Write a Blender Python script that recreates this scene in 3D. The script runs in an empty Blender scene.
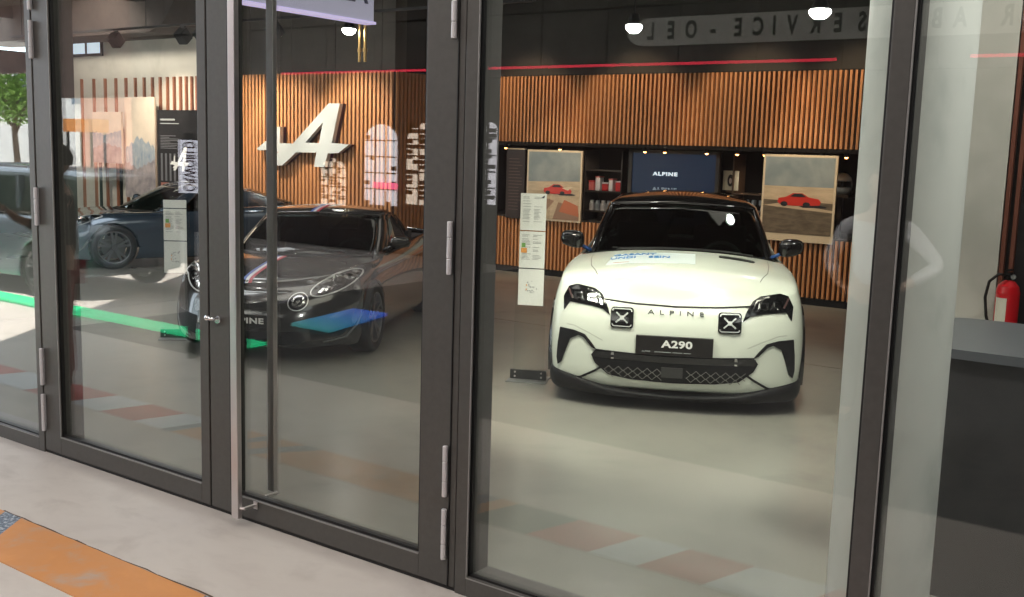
import bpy, bmesh, math, random
from mathutils import Vector, Matrix
from mathutils.bvhtree import BVHTree
from mathutils.geometry import delaunay_2d_cdt
random.seed(7)
sc = bpy.context.scene
COL = sc.collection
PI = math.pi
R = math.radians

# ------------------------------------------------------------------ camera
CH = 1.88
FPX = 1046.16
YAW, PIT, ROL = 0.619958, 0.141707, 0.029469
fw = Vector((-math.sin(YAW)*math.cos(PIT), math.cos(YAW)*math.cos(PIT), -math.sin(PIT)))
r0 = Vector((math.cos(YAW), math.sin(YAW), 0)); u0 = r0.cross(fw)
rt = r0*math.cos(ROL)+u0*math.sin(ROL); up = u0*math.cos(ROL)-r0*math.sin(ROL)
cam = bpy.data.objects.new('camera', bpy.data.cameras.new('camera')); COL.objects.link(cam)
cam.data.sensor_width = 36; cam.data.lens = FPX*36/1024; cam.data.clip_end = 400; cam.data.clip_start = .05
cam.matrix_world = Matrix(((rt.x, up.x, -fw.x, 0), (rt.y, up.y, -fw.y, 0), (rt.z, up.z, -fw.z, CH), (0, 0, 0, 1)))
sc.camera = cam
C0 = Vector((0, 0, CH))
def ray(x, y): return (fw*FPX + rt*(x-512) - up*(y-298.5)).normalized()
def onY(x, y, Y): d = ray(x, y); return C0 + d*(Y/d.y)
def onZ(x, y, z=0.): d = ray(x, y); return C0 + d*((z-CH)/d.z)

# ------------------------------------------------------------------ materials
MATS = {}
def M(name, col, rough=.5, metal=0., spec=.5, coat=0., emit=None, es=0., alpha=None):
    if name in MATS: return MATS[name]
    m = bpy.data.materials.new(name); m.use_nodes = True
    b = m.node_tree.nodes['Principled BSDF']
    b.inputs['Base Color'].default_value = (*col, 1); b.inputs['Roughness'].default_value = rough
    b.inputs['Metallic'].default_value = metal; b.inputs['Specular IOR Level'].default_value = spec
    b.inputs['Coat Weight'].default_value = coat; b.inputs['Coat Roughness'].default_value = .03
    if emit: b.inputs['Emission Color'].default_value = (*emit, 1); b.inputs['Emission Strength'].default_value = es
    MATS[name] = m; return m
def noise_mat(name, cols, scale=3., rough=(.5, .7), detail=6, bump=0., stretch=(1, 1, 1), coords='Object', lines=None, metal=0, extra=None, distortion=.3):
    m = M(name, cols[0], rough[0], metal); nt = m.node_tree; N = nt.nodes; L = nt.links
    b = N['Principled BSDF']
    tc = N.new('ShaderNodeTexCoord'); mp = N.new('ShaderNodeMapping'); mp.inputs['Scale'].default_value = stretch
    L.new(tc.outputs[coords], mp.inputs[0])
    n = N.new('ShaderNodeTexNoise'); n.inputs['Scale'].default_value = scale; n.inputs['Detail'].default_value = detail
    n.inputs['Roughness'].default_value = .6; n.inputs['Distortion'].default_value = distortion
    L.new(mp.outputs[0], n.inputs['Vector'])
    cr = N.new('ShaderNodeValToRGB'); cr.color_ramp.interpolation = 'EASE'
    els = cr.color_ramp.elements
    while len(els) < len(cols): els.new(.5)
    for i, c in enumerate(cols):
        els[i].position = .28+.44*i/(len(cols)-1); els[i].color = (*c, 1)
    L.new(n.outputs['Fac'], cr.inputs[0]); out = cr.outputs[0]
    mr = N.new('ShaderNodeMapRange'); mr.inputs['To Min'].default_value = rough[0]; mr.inputs['To Max'].default_value = rough[1]
    n2 = N.new('ShaderNodeTexNoise'); n2.inputs['Scale'].default_value = scale*2.7; n2.inputs['Detail'].default_value = 4
    L.new(mp.outputs[0], n2.inputs['Vector']); L.new(n2.outputs['Fac'], mr.inputs[0]); L.new(mr.outputs[0], b.inputs['Roughness'])
    if extra: out = extra(N, L, tc, out)
    L.new(out, b.inputs['Base Color'])
    if bump:
        bp = N.new('ShaderNodeBump'); bp.inputs['Strength'].default_value = bump; bp.inputs['Distance'].default_value = .01
        L.new(n2.outputs['Fac'], bp.inputs['Height']); L.new(bp.outputs[0], b.inputs['Normal'])
    return m
def glass_mat(name, tint, ior, rough=0.0):
    m = bpy.data.materials.new(name); m.use_nodes = True; nt = m.node_tree; N = nt.nodes; L = nt.links
    for n in list(N): N.remove(n)
    o = N.new('ShaderNodeOutputMaterial'); mx = N.new('ShaderNodeMixShader'); t = N.new('ShaderNodeBsdfTransparent'); g = N.new('ShaderNodeBsdfGlossy')
    t.inputs[0].default_value = (*tint, 1); g.inputs['Roughness'].default_value = rough; g.inputs[0].default_value = (1, 1, 1, 1)
    fr = N.new('ShaderNodeFresnel'); geo = N.new('ShaderNodeNewGeometry'); mi = N.new('ShaderNodeMix')
    mi.inputs[2].default_value = ior; mi.inputs[3].default_value = 1/ior
    L.new(geo.outputs['Backfacing'], mi.inputs[0]); L.new(mi.outputs[0], fr.inputs[0])
    L.new(fr.outputs[0], mx.inputs[0]); L.new(t.outputs[0], mx.inputs[1]); L.new(g.outputs[0], mx.inputs[2]); L.new(mx.outputs[0], o.inputs[0])
    MATS[name] = m; return m

frame_m = noise_mat('anthracite_paint', [(.070, .066, .062), (.080, .076, .071)], 30, (.38, .48), coords='Object')
rubber = M('black_rubber', (.006, .006, .007), .5)
steel = M('brushed_steel', (.70, .66, .66), .32, 1)
alu = M('hinge_aluminium', (.66, .64, .66), .4, .25)
chrome = M('chrome', (.85, .85, .86), .12, 1)
blackp = M('black_plastic', (.008, .008, .009), .5, 0, .2)
glossb = M('gloss_black', (.008, .008, .009), .08, 0, .5, .5)
glass = glass_mat('showroom_glass', (.96, .98, .97), 1.60)
tint = glass_mat('tinted_car_glass', (.36, .41, .39), 1.5)
lens = glass_mat('clear_lens', (.75, .78, .8), 1.5)
acryl = glass_mat('acrylic', (.96, .97, .965), 1.25)
paperm = noise_mat('sheet_paper', [(.80, .82, .78), (.85, .86, .82)], 60, (.6, .7), stretch=(1, 1, 1))
ink = M('grey_ink', (.35, .37, .37), .7)
darkink = M('dark_ink', (.03, .04, .07), .6)
wood = noise_mat('oak_slat', [(.42, .17, .065), (.60, .27, .11), (.50, .21, .085)], 4, (.45, .6), stretch=(7, 7, .7), coords='Object')
woodpale = noise_mat('pine_slat', [(.26, .09, .045), (.34, .13, .07)], 4, (.5, .6), stretch=(6, 6, .6))
dark_felt = M('dark_backing', (.012, .009, .008), .85)
white_txt = M('white_lettering', (.85, .85, .83), .4)
lamp_e = M('lamp_glow', (1, 1, 1), .4, emit=(1, .97, .90), es=45)
bulb_e = M('warm_bulb_glow', (1, .6, .3), .4, emit=(1, .42, .12), es=14)

# ------------------------------------------------------------------ mesh helpers
def link(name, me, mat=None, parent=None, smooth=False):
    o = bpy.data.objects.new(name, me); COL.objects.link(o)
    if mat is not None:
        for m in (mat if isinstance(mat, (list, tuple)) else [mat]): me.materials.append(m)
    if parent: o.parent = parent
    if smooth:
        for p in me.polygons: p.use_smooth = True
    return o
def obj(name, bm, mat=None, parent=None, smooth=False):
    me = bpy.data.meshes.new(name); bmesh.ops.recalc_face_normals(bm, faces=bm.faces) if not smooth == 'keep' else None
    bm.to_mesh(me); bm.free(); return link(name, me, mat, parent, bool(smooth))
def tag(o, label=None, cat=None, group=None, kind=None):
    if label: o['label'] = label
    if cat: o['category'] = cat
    if group: o['group'] = group
    if kind: o['kind'] = kind
    return o
def empty(name, loc=(0, 0, 0), rz=0., **k):
    o = bpy.data.objects.new(name, None); COL.objects.link(o); o.location = loc; o.rotation_euler = (0, 0, rz); o.empty_display_size = .1
    return tag(o, **k)
def copy_tree(o, parent=None):
    c = o.copy(); COL.objects.link(c)
    if parent: c.parent = parent
    for ch in [x for x in sc.objects if x.parent == o]: copy_tree(ch, c)
    return c
def box(bm, a, b, bev=0., mi=0):
    a, b = [min(p, q) for p, q in zip(a, b)], [max(p, q) for p, q in zip(a, b)]
    r = bmesh.ops.create_cube(bm, size=1)
    c = [(p+q)/2 for p, q in zip(a, b)]; s = [q-p for p, q in zip(a, b)]
    for v in r['verts']: v.co = Vector([c[i]+v.co[i]*s[i] for i in range(3)])
    fs = set(f for v in r['verts'] for f in v.link_faces)
    if bev:
        es = list(set(e for v in r['verts'] for e in v.link_edges))
        rr = bmesh.ops.bevel(bm, geom=es, offset=bev, segments=2, affect='EDGES', profile=.5)
        fs = set(f for f in fs if f.is_valid) | set(rr['faces'])
    for f in fs:
        if f.is_valid: f.material_index = mi
    return bm
def BX(*boxes, bev=0.):
    bm = bmesh.new()
    for a, b in boxes: box(bm, a, b, bev)
    return bm
def tube(bm, pts, r, n=8, mi=0, cap=True):
    pts = [Vector(p) for p in pts]; rings = []
    rs = r if isinstance(r, (list, tuple)) else [r]*len(pts)
    for i, p in enumerate(pts):
        d = (pts[min(i+1, len(pts)-1)]-pts[max(i-1, 0)]).normalized()
        a = d.orthogonal().normalized() if i == 0 else (a-d*a.dot(d)).normalized()
        b = d.cross(a)
        rings.append([bm.verts.new(p+(a*math.cos(2*PI*k/n)+b*math.sin(2*PI*k/n))*rs[i]) for k in range(n)])
    for A, B in zip(rings, rings[1:]):
        for k in range(n): bm.faces.new((A[k], A[(k+1) % n], B[(k+1) % n], B[k])).material_index = mi
    if cap:
        bm.faces.new(rings[0][::-1]).material_index = mi; bm.faces.new(rings[-1]).material_index = mi
    return bm
def lathe(bm, prof, n=32, axis='z', centre=(0, 0, 0), mi=0, close=False):
    """prof: (radius, height) pairs"""
    c = Vector(centre); rings = []
    def P(r, h, a):
        x, y = r*math.cos(a), r*math.sin(a)
        return c+Vector({'z': (x, y, h), 'x': (h, x, y), 'y': (x, h, y)}[axis])
    for r, h in prof:
        rings.append([bm.verts.new(P(r, h, 2*PI*k/n)) for k in range(n)] if r > 1e-6 else [bm.verts.new(P(0, h, 0))])
    prs = list(zip(rings, rings[1:]))+([(rings[-1], rings[0])] if close else [])
    for A, B in prs:
        for k in range(n):
            q = [A[k % len(A)], A[(k+1) % len(A)], B[(k+1) % len(B)], B[k % len(B)]]
            q2 = []
            for v in q:
                if v not in q2: q2.append(v)
            if len(q2) > 2: bm.faces.new(q2).material_index = mi
    return bm
def prism(bm, poly, M4, depth, mi=0, holes=()):
    """extruded polygon (2-D poly in local xz -> matrix), thickness depth along local y"""
    pts = [Vector((p[0], p[1])) for p in poly]; loops = [list(range(len(pts)))]
    for h in holes:
        k = len(pts); pts += [Vector((p[0], p[1])) for p in h]; loops.append(list(range(k, len(pts))))
    edges = [(l[i], l[(i+1) % len(l)]) for l in loops for i in range(len(l))]
    vo, eo, fo, *_ = delaunay_2d_cdt(pts, edges, [], 2 if not holes else 4, 1e-6)
    def inside(c, P):
        n = False
        for i in range(len(P)):
            a, b = P[i], P[i-1]
            if (a[1] > c[1]) != (b[1] > c[1]) and c[0] < (b[0]-a[0])*(c[1]-a[1])/(b[1]-a[1])+a[0]: n = not n
        return n
    F = []
    for f in fo:
        c = sum((vo[i] for i in f), Vector((0, 0)))/len(f)
        if inside(c, poly) and not any(inside(c, h) for h in holes): F.append(f)
    A = [bm.verts.new(M4 @ Vector((v.x, 0, v.y))) for v in vo]; B = [bm.verts.new(M4 @ Vector((v.x, depth, v.y))) for v in vo]
    cnt = {}
    for f in F:
        bm.faces.new([A[i] for i in f]).material_index = mi; bm.faces.new([B[i] for i in f][::-1]).material_index = mi
        for i in range(len(f)):
            e = (f[i], f[(i+1) % len(f)]); cnt[e] = cnt.get(e, 0)+1
    for (i, j) in cnt:
        if (j, i) not in cnt: bm.faces.new((A[j], A[i], B[i], B[j])).material_index = mi
    for v in A+B:
        if not v.link_faces: bm.verts.remove(v)
    return bm
def text_mesh(s, size=1., extrude=0., bold=0., spacing=1., sx=1., align='CENTER'):
    cu = bpy.data.curves.new('lettering', 'FONT'); cu.body = s; cu.size = size; cu.extrude = extrude; cu.offset = bold
    cu.align_x = align; cu.align_y = 'CENTER'; cu.space_character = spacing; cu.resolution_u = 4
    o = bpy.data.objects.new('lettering', cu); COL.objects.link(o)
    dg = bpy.context.evaluated_depsgraph_get(); me = bpy.data.meshes.new_from_object(o.evaluated_get(dg))
    bpy.data.objects.remove(o); bpy.data.curves.remove(cu)
    for v in me.vertices: v.co.x *= sx
    return me
def text_obj(name, s, size, M4, mat, parent=None, depth=.004, **k):
    me = text_mesh(s, size, depth, **k); me.materials.clear(); me.transform(M4 @ Matrix.Rotation(PI/2, 4, 'X')); me.name = name
    return link(name, me, mat, parent)

# ------------------------------------------------------------------ dimensions of the place
FY = 3.33           # outer face of the glass front
BY = 13.15          # back wall slats
LYW = 11.78         # plane of the wall with the big emblem
ZT = 2.974          # top of the slats
RX0, RX1 = -19.6, 3.2
CEIL = 4.45

# ------------------------------------------------------------------ floor, ground
def joints(N, L, tc, col):
    """thin dark expansion joints of the slab, in world metres"""
    sp = N.new('ShaderNodeSeparateXYZ'); L.new(tc.outputs['Object'], sp.inputs[0]); acc = None
    for ax, pos in (('X', -10.33), ('X', -4.9), ('Y', 9.3)):
        s = N.new('ShaderNodeMath'); s.operation = 'SUBTRACT'; L.new(sp.outputs[ax], s.inputs[0]); s.inputs[1].default_value = pos
        a = N.new('ShaderNodeMath'); a.operation = 'ABSOLUTE'; L.new(s.outputs[0], a.inputs[0])
        g = N.new('ShaderNodeMath'); g.operation = 'LESS_THAN'; L.new(a.outputs[0], g.inputs[0]); g.inputs[1].default_value = .006 if pos != -4.9 else 0
        if acc is None: acc = g
        else:
            q = N.new('ShaderNodeMath'); q.operation = 'MAXIMUM'; L.new(acc.outputs[0], q.inputs[0]); L.new(g.outputs[0], q.inputs[1]); acc = q
    mx = N.new('ShaderNodeMix'); mx.data_type = 'RGBA'; L.new(acc.outputs[0], mx.inputs[0]); L.new(col, mx.inputs[6]); mx.inputs[7].default_value = (.05, .05, .045, 1)
    return mx.outputs[2]
floor_m = noise_mat('polished_screed', [(.20, .197, .175), (.26, .253, .222), (.232, .226, .20)], .8, (.22, .28), detail=9, extra=joints)
apron_m = noise_mat('outdoor_screed', [(.47, .42, .385), (.56, .51, .47), (.50, .45, .415)], 2.2, (.45, .65), detail=9, bump=.1, stretch=(1, 1.6, 1))
tag(obj('floor', BX(((RX0, FY+.02, -.1), (RX1, 15.2, 0))), floor_m), kind='structure')
tag(obj('floor_outside', BX(((-16, 1.0, -.1), (6, FY+.02, 0))), apron_m), kind='structure')
dark_gnd = noise_mat('dark_ground', [(.05, .05, .052), (.085, .083, .082)], 9, (.7, .85), bump=.1)  # dark ground added beyond the apron to keep reflected haze low
tag(obj('dark_ground_outside', BX(((-9.6, -8, -.1), (6, 1.0, -.012))), dark_gnd), kind='structure'); tag(obj('street_corner', BX(((-16, -8, -.1), (-9.6, 1.0, -.012))), apron_m), kind='structure')
street_m = noise_mat('street_paving', [(.50, .49, .47), (.60, .58, .55)], 1.5, (.6, .8))
tag(obj('street', BX(((-80, -60, -.12), (-16, FY+14, -.01))), street_m), kind='structure')

# painted border on the ground outside
orange = noise_mat('worn_orange_paint', [(.42, .33, .27), (.60, .25, .07), (.66, .28, .08)], 3.2, (.45, .6), detail=10, bump=.08)
redp = noise_mat('worn_red_paint', [(.50, .015, .012), (.60, .03, .025)], 4, (.4, .55)); whitep = noise_mat('worn_white_paint', [(.60, .68, .76), (.74, .80, .84)], 4, (.4, .55))
darkp = noise_mat('speckled_dark_paint', [(.02, .03, .06), (.10, .14, .2), (.6, .62, .66)], 60, (.4, .55), detail=3)
greenp = noise_mat('dark_green_paint', [(.05, .09, .08), (.09, .14, .12)], 4, (.4, .55))
bm = bmesh.new()
segs = [(-9.2, -8.55, 2), (-8.55, -7.95, 1), (-7.95, -7.3, 2), (-7.3, -6.75, 1), (-6.75, -6.35, 2), (-6.35, -5.96, 1), (-5.96, -5.66, 2), (-5.66, -5.56, 3), (-5.56, -5.12, 0), (-5.12, -5.03, 3), (-5.03, -4.85, 0), (-4.85, -4.70, 3), (-4.70, -3.36, 0), (-3.36, -3.24, 3), (-3.24, -3.12, 0),
        (-3.12, -2.74, 4), (-2.74, -2.38, 1), (-2.38, -2.12, 2), (-2.12, -1.79, 1), (-1.79, -1.4, 2), (-1.4, -.9, 1), (-.9, -.4, 2), (-.4, .2, 1), (.2, 1.2, 2)]
skw = {-4.85: .13, -4.70: .13, -5.03: .10}
for a, b, k in segs:
    ka, kb = skw.get(a, .05), skw.get(b, .05)
    vs = [bm.verts.new(p) for p in ((a+ka, 2.30, .004), (b+kb, 2.30, .004), (b-kb, 2.645, .004), (a-ka, 2.645, .004))]
    f = bm.faces.new(vs); f.material_index = k
    g = bmesh.ops.extrude_face_region(bm, geom=[f])
    for v in [e for e in g['geom'] if isinstance(e, bmesh.types.BMVert)]: v.co.z = -.02
tag(obj('floor_border_marking', bm, [orange, redp, whitep, darkp, greenp]), kind='structure')
# dark crack line beside the orange paint
bm = bmesh.new()
x = -5.0; pts = []
while x < -1.2:
    pts.append((x, 2.652+random.uniform(-.006, .006), .0)); x += .09
for p, q in zip(pts, pts[1:]):
    w = random.uniform(.002, .006)
    bm.faces.new([bm.verts.new(v) for v in ((p[0], p[1]-w, .003), (q[0], q[1]-w, .003), (q[0], q[1]+w, .003), (p[0], p[1]+w, .003))])
bmesh.ops.remove_doubles(bm, verts=bm.verts, dist=.002)
tag(obj('floor_joint_line', bm, M('joint_dark', (.09, .05, .03), .8)), kind='structure')

# ------------------------------------------------------------------ glass front
def frame_piece(name, a, b, parent=None, mat=frame_m, bev=.003):
    return obj(name, BX((a, b), bev=bev), mat, parent)
TOP = 3.1; D = .155
def pane(name, x0, x1, z0, z1, y, parent=None):
    o = obj(name, BX(((x0, y, z0), (x1, y+.012, z1))), glass, parent); return o
def bead(x0, x1, z0, z1, y, parent, name='glazing_bead'):
    bm = bmesh.new(); w = .012
    for a, b in (((x0, y-.016, z0), (x1, y+.004, z0+w)), ((x0, y-.016, z1-w), (x1, y+.004, z1)), ((x0, y-.016, z0), (x0+w, y+.004, z1)), ((x1-w, y-.016, z0), (x1, y+.004, z1))): box(bm, a, b)
    o_ = obj(name, bm, rubber, parent)
    obj(name.replace('gasket', 'bead'), BX(((x0, FY-.001, z0-.006), (x1, FY+.006, z0)), ((x0, FY-.001, z0), (x0+.005, FY+.006, z1))), M('edge_highlight_grey', (.26, .255, .25), .4), parent)  # light grey strip painted as the bright edge highlight of the bead
    return o_
def fixed_window(n, x0, x1, post_r):
    """fixed glazing between two posts: structure"""
    w = empty('window_%d' % n, (0, 0, 0), kind='structure')
    fr = bmesh.new()
    box(fr, (x0-.0, FY, 0), (x1, FY+D, .088), .003); box(fr, (x0, FY, TOP-.1), (x1, FY+D, TOP), .003)
    o = obj('window_frame', fr, frame_m, w); o['kind'] = 'structure'
    o = pane('window_glass', x0-.01, x1+.01, .08, TOP-.09, FY+.03, w); o['kind'] = 'structure'
    o = bead(x0, x1, .085, TOP-.1, FY+.03, w, 'window_gasket'); o['kind'] = 'structure'
    return w
def post(n, x0, x1, extra=None):
    bm = BX(((x0, FY, 0), (x1, FY+D, TOP)), bev=.003)
    if extra:
        for e in extra: box(bm, *e)
    o = obj('trim_%d' % n, bm, frame_m); o['kind'] = 'structure'; return o
fixed_window(1, -8.2, -5.845, True)
post(1, -5.845, -5.785)
fixed_window(2, -2.575, -.98, True)
post(2, -2.635, -2.575)
post(3, -.982, -.918)
fixed_window(3, -.918, 1.6, True)
post(4, 1.6, 1.68); post(5, -8.26, -8.2)
o = obj('trim_6', BX(((-8.3, FY, TOP), (1.7, FY+.2, CEIL+.3))), frame_m); o['kind'] = 'structure'
o = obj('trim_7', BX(((-5.785, FY+.012, -.01), (-2.635, FY+D, .012))), rubber); o['kind'] = 'structure'
# walls either side of the glass front and above
conc_dark = noise_mat('dark_concrete', [(.055, .05, .045), (.085, .078, .07)], 1.2, (.7, .85), detail=8)
o = obj('wall_front', BX(((1.68, FY, 0), (RX1+2, FY+.2, CEIL+.3)), ((-16, FY, 0), (-8.26, FY+.2, .12)), ((-16, FY, 2.9), (-8.26, FY+.2, CEIL+.3))), conc_dark); o['kind'] = 'structure'
fixed_window(4, -11.9, -8.26, True); post(8, -11.98, -11.9)
fixed_window(5, -16, -11.98, True); post(9, -16.1, -16)

def hinge(x, z0, z1, parent, y=None):
    y = FY-.012 if y is None else y
    bm = bmesh.new(); h = z1-z0; r = .0115
    for a, b in ((0, .30), (.31, .69), (.70, 1)):
        lathe(bm, [(0, z0+h*a), (r*.9, z0+h*a), (r, z0+h*a+.003), (r, z0+h*b-.003), (r*.9, z0+h*b), (0, z0+h*b)], 14, 'z', (x, y, 0))
    box(bm, (x-.003, y, z0+.004), (x+.003, FY+.004, z1-.004))
    return obj('hinge', bm, alu, parent, smooth=False)
def door_leaf(n, x0, x1, gx0, gx1, hx):
    w = empty('door_%d' % n, (0, 0, 0), kind='structure')
    y0 = FY+.004; g = .006
    bm = bmesh.new()
    box(bm, (x0+g, y0, .018), (gx0, FY+(D if n == 1 else .062), TOP-.02), .003); box(bm, (gx1, y0, .018), (x1-g, FY+(D if n == 2 else .062), TOP-.02), .003)
    box(bm, (gx0, y0, .018), (gx1, FY+.08, .125), .002); box(bm, (gx0, y0, TOP-.15), (gx1, FY+.08, TOP-.02), .002)
    obj('door_frame', bm, frame_m, w)
    pane('door_glass', gx0-.01, gx1+.01, .115, TOP-.14, FY+.035, w)
    bead(gx0, gx1, .125, TOP-.15, FY+.03, w, 'door_gasket')
    for a, b in ((.139, .361), (.417, .637), (1.363, 1.581), (2.31, 2.521), (2.578, 2.79)): hinge(hx, a, b, w)
    return w
d1 = door_leaf(1, -5.785, -4.245, -5.612, -4.318, -5.766)
d2 = door_leaf(2, -4.245, -2.635, -4.045, -2.842, -2.69)
# narrow strip between leaf and post on the hinge side, flat black strip standing in for the shaded groove beside the pull bar
obj('edge_strip', BX(((-2.676, FY-.002, .02), (-2.671, FY+.01, TOP-.02))), rubber, d2)
obj('groove_shade_strip', BX(((-4.088, FY+.001, .135), (-4.045, FY+.012, TOP-.16))), rubber, d2)
# pull bars: outside and inside
for (x, y, z0) in ((-3.945, FY-.078, .045), (-4.005, FY+.205, .1)):
    bm = bmesh.new(); box(bm, (x-.024, y-.014, z0), (x+.024, y+.014, 2.95), .003)
    h = obj('pull_bar', bm, steel, d2)
    s = 1 if y < FY else -1; ye = FY+.004 if y < FY else FY+.07
    for z in (.10, 2.8):
        bm = bmesh.new(); xx = x+.045
        box(bm, (xx-.014, ye-.006*s, z-.02), (xx+.014, ye, z+.02), .002)
        tube(bm, [(xx, ye-.006*s, z), (xx, y+.01*s, z), (x+.01, y, z-.002)], .008, 10)
        obj('bar_bracket', bm, steel, h)
# lock knob
bm = bmesh.new(); kx, kz = -4.165, 1.006; 
lathe(bm, [(0, FY-.012), (.019, FY-.012), (.021, FY-.008), (.021, FY+.006), (0, FY+.006)], 24, 'y', (kx, 0, kz-.006))
lk = obj('lock_rosette', bm, chrome, d2, smooth=False)
bm = bmesh.new()
tube(bm, [(kx, FY-.01, kz), (kx-.0, FY-.035, kz), (kx-.012, FY-.042, kz+.0), (kx-.025, FY-.043, kz+.002)], [.009, .009, .010, .009], 12)
lathe(bm, [(0, -.014), (.010, -.012), (.014, -.004), (.014, .004), (.010, .012), (0, .014)], 16, 'x', (kx-.035, FY-.043, kz+.002))
obj('lock_knob', bm, chrome, lk, smooth=True)

# ------------------------------------------------------------------ slatted walls
def slat_bm(x0, x1, z0, z1, y, pitch=.0665, w=.030, dep=.06):
    bm = bmesh.new(); x = x0
    while x+w <= x1: box(bm, (x, y, z0), (x+w, y+dep, z1)); x += pitch
    return bm
bw = empty('wall_back', kind='structure')
def st(o): o['kind'] = 'structure'; return o
XR = -3.4; XC = -10.67
st(obj('wall_slats', slat_bm(-10.6, XR, 2.0, ZT, BY), wood, bw))
st(obj('wall_slats', slat_bm(-9.9, XR, .09, .845, BY), wood, bw))
st(obj('wall_backing', BX(((-10.7, BY+.075, 1.96), (XR, BY+.14, ZT+.02)), ((-10.7, BY+.075, 0), (XR, BY+.14, .87))), dark_felt, bw))
st(obj('wall_kickboard', BX(((-10.7, BY-.03, 0), (XR, BY+.05, .085))), blackp, bw))
conc_up = noise_mat('upper_concrete', [(.022, .019, .016), (.038, .034, .029)], 1., (.7, .85), detail=8)
st(obj('wall_upper', BX(((-10.7, BY+.1, ZT+.02), (RX1, BY+.3, CEIL)), ((XR, BY+.1, 0), (RX1, BY+.3, ZT+.02))), conc_up, bw))
st(obj('wall_recess', BX(((-10.75, BY+.02, 0), (-10.6, BY+1.6, 2.1)), ((XR, BY+.1, 0), (XR+.1, BY+1.6, 2.1)), ((-10.7, BY+1.5, .8), (XR, BY+1.55, 2.05)), ((-10.7, BY+.05, 1.95), (XR, BY+1.5, 2.0)), ((-10.7, BY+.05, .80), (XR, BY+1.5, .85))), dark_felt, bw))
# projecting wall with the emblem (pale and sparse to the left, dense and orange to the right)
ew = empty('wall_left_back', kind='structure')
conc_l = noise_mat('pale_concrete', [(.50, .46, .40), (.60, .56, .49), (.54, .50, .43)], 1.5, (.6, .75), detail=9)
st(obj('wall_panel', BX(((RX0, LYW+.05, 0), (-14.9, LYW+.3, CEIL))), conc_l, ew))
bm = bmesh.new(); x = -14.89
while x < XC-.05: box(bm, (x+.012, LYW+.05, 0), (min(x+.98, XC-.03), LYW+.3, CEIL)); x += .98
st(obj('wall_dark_panels', bm, noise_mat('brown_grey_panels', [(.055, .045, .038), (.085, .072, .062)], 1.2, (.7, .85), detail=8), ew)); st(obj('wall_panel_backing', BX(((-14.9, LYW+.2, 0), (XC-.05, LYW+.32, CEIL))), dark_felt, ew))  # panels darker than the pale concrete partly to stand in for weaker light
st(obj('wall_backing', BX(((-14.75, LYW+.03, 0), (XC-.03, LYW+.05, ZT))), M('brown_backing', (.07, .025, .012), .8), ew))
bm = slat_bm(-14.75, XC, .05, ZT, LYW, .085, .046)
y = LYW+.07
while y < BY+.04:
    box(bm, (XC-.045, y, .05), (XC, y+.045, ZT)); y += .085
st(obj('wall_slats', bm, wood, ew))
bm = bmesh.new(); xs = []; x = -14.83; p = .10
while x > -19.2: xs.append(x); x -= p; p = min(p*1.085, .62)
for x in xs: box(bm, (x-.022, LYW+.005, .05), (x+.018, LYW+.05, ZT))
st(obj('wall_slats', bm, woodpale, ew))
st(obj('wall_return', BX(((XC-.3, LYW+.1, 0), (XC-.05, BY+.3, CEIL))), dark_felt, ew))
st(obj('wall_left', BX(((RX0-.2, FY+.2, 0), (RX0, LYW+.3, 3.45)), ((RX0-.2, FY+.2, 4.05), (RX0, LYW+.3, CEIL)), ((RX0-.2, FY+.2, 3.4), (RX0, 8.6, 4.1))), conc_dark))
st(obj('wall_right', BX(((RX1, FY+.2, 0), (RX1+.2, BY+.3, CEIL))), conc_dark))
ceil_m = noise_mat('ceiling_dark', [(.012, .011, .011), (.02, .018, .017)], 2, (.8, .9))
st(obj('ceiling', BX(((RX0-.2, FY+.2, CEIL), (RX1+.2, BY+.3, CEIL+.2))), ceil_m))
w6 = st(obj('window_6', BX(((RX0-.12, 8.6, 3.45), (RX0-.1, LYW+.05, 4.05))), glass))
bk0, bk1 = onY(54, 30, 10.95), onY(168, 30, 10.95); bkz = onY(115, 34, 10.95).z
bm = bmesh.new(); lo = [bm.verts.new(v) for v in ((bk0.x-3, 10.95, bkz), (bk1.x-.5, 10.95, bkz), (bk1.x-.15, 10.95, bkz+.12), (bk1.x+.25, 10.95, bkz+.55), (bk1.x+.25, 10.95, CEIL), (bk0.x-3, 10.95, CEIL))]
f_ = bm.faces.new(lo); g_ = bmesh.ops.extrude_face_region(bm, geom=[f_])
for v in [e for e in g_['geom'] if isinstance(e, bmesh.types.BMVert)]: v.co.y = LYW+.04
st(obj('ceiling_bulkhead', bm, noise_mat('bulkhead_brown', [(.035, .025, .022), (.055, .04, .035)], 2, (.8, .9))))
wa, wb = onY(71, 39, LYW-.02), onY(100, 53, LYW-.02)
w20 = empty('window_20', kind='structure'); st(obj('window_glow', BX(((wa.x, LYW+.0, wb.z), (wb.x, LYW+.03, wa.z))), M('high_window_sky', (.6, .7, .8), .4, emit=(.70, .82, .95), es=.75), w20))
st(obj('window_frame', BX(((wa.x-.05, LYW-.02, wb.z-.05), (wb.x+.05, LYW+.02, wb.z)), ((wa.x-.05, LYW-.02, wa.z), (wb.x+.05, LYW+.02, wa.z+.05)), (((wa.x+wb.x)/2-.02, LYW-.02, wb.z), ((wa.x+wb.x)/2+.02, LYW+.02, wa.z)), ((wb.x, LYW-.02, wb.z), (wb.x+.05, LYW+.02, wa.z))), blackp, w20))
# beams and ducts under the ceiling
for i, (x, w, h) in enumerate(((-8.8, .3, .3), (-12.2, .3, .3), (-5.2, .3, .3), (-15.8, .3, .3))):
    st(obj('ceiling_beam', BX(((x, FY+.3, CEIL-h), (x+w, BY, CEIL)), bev=.01), ceil_m))

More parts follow.
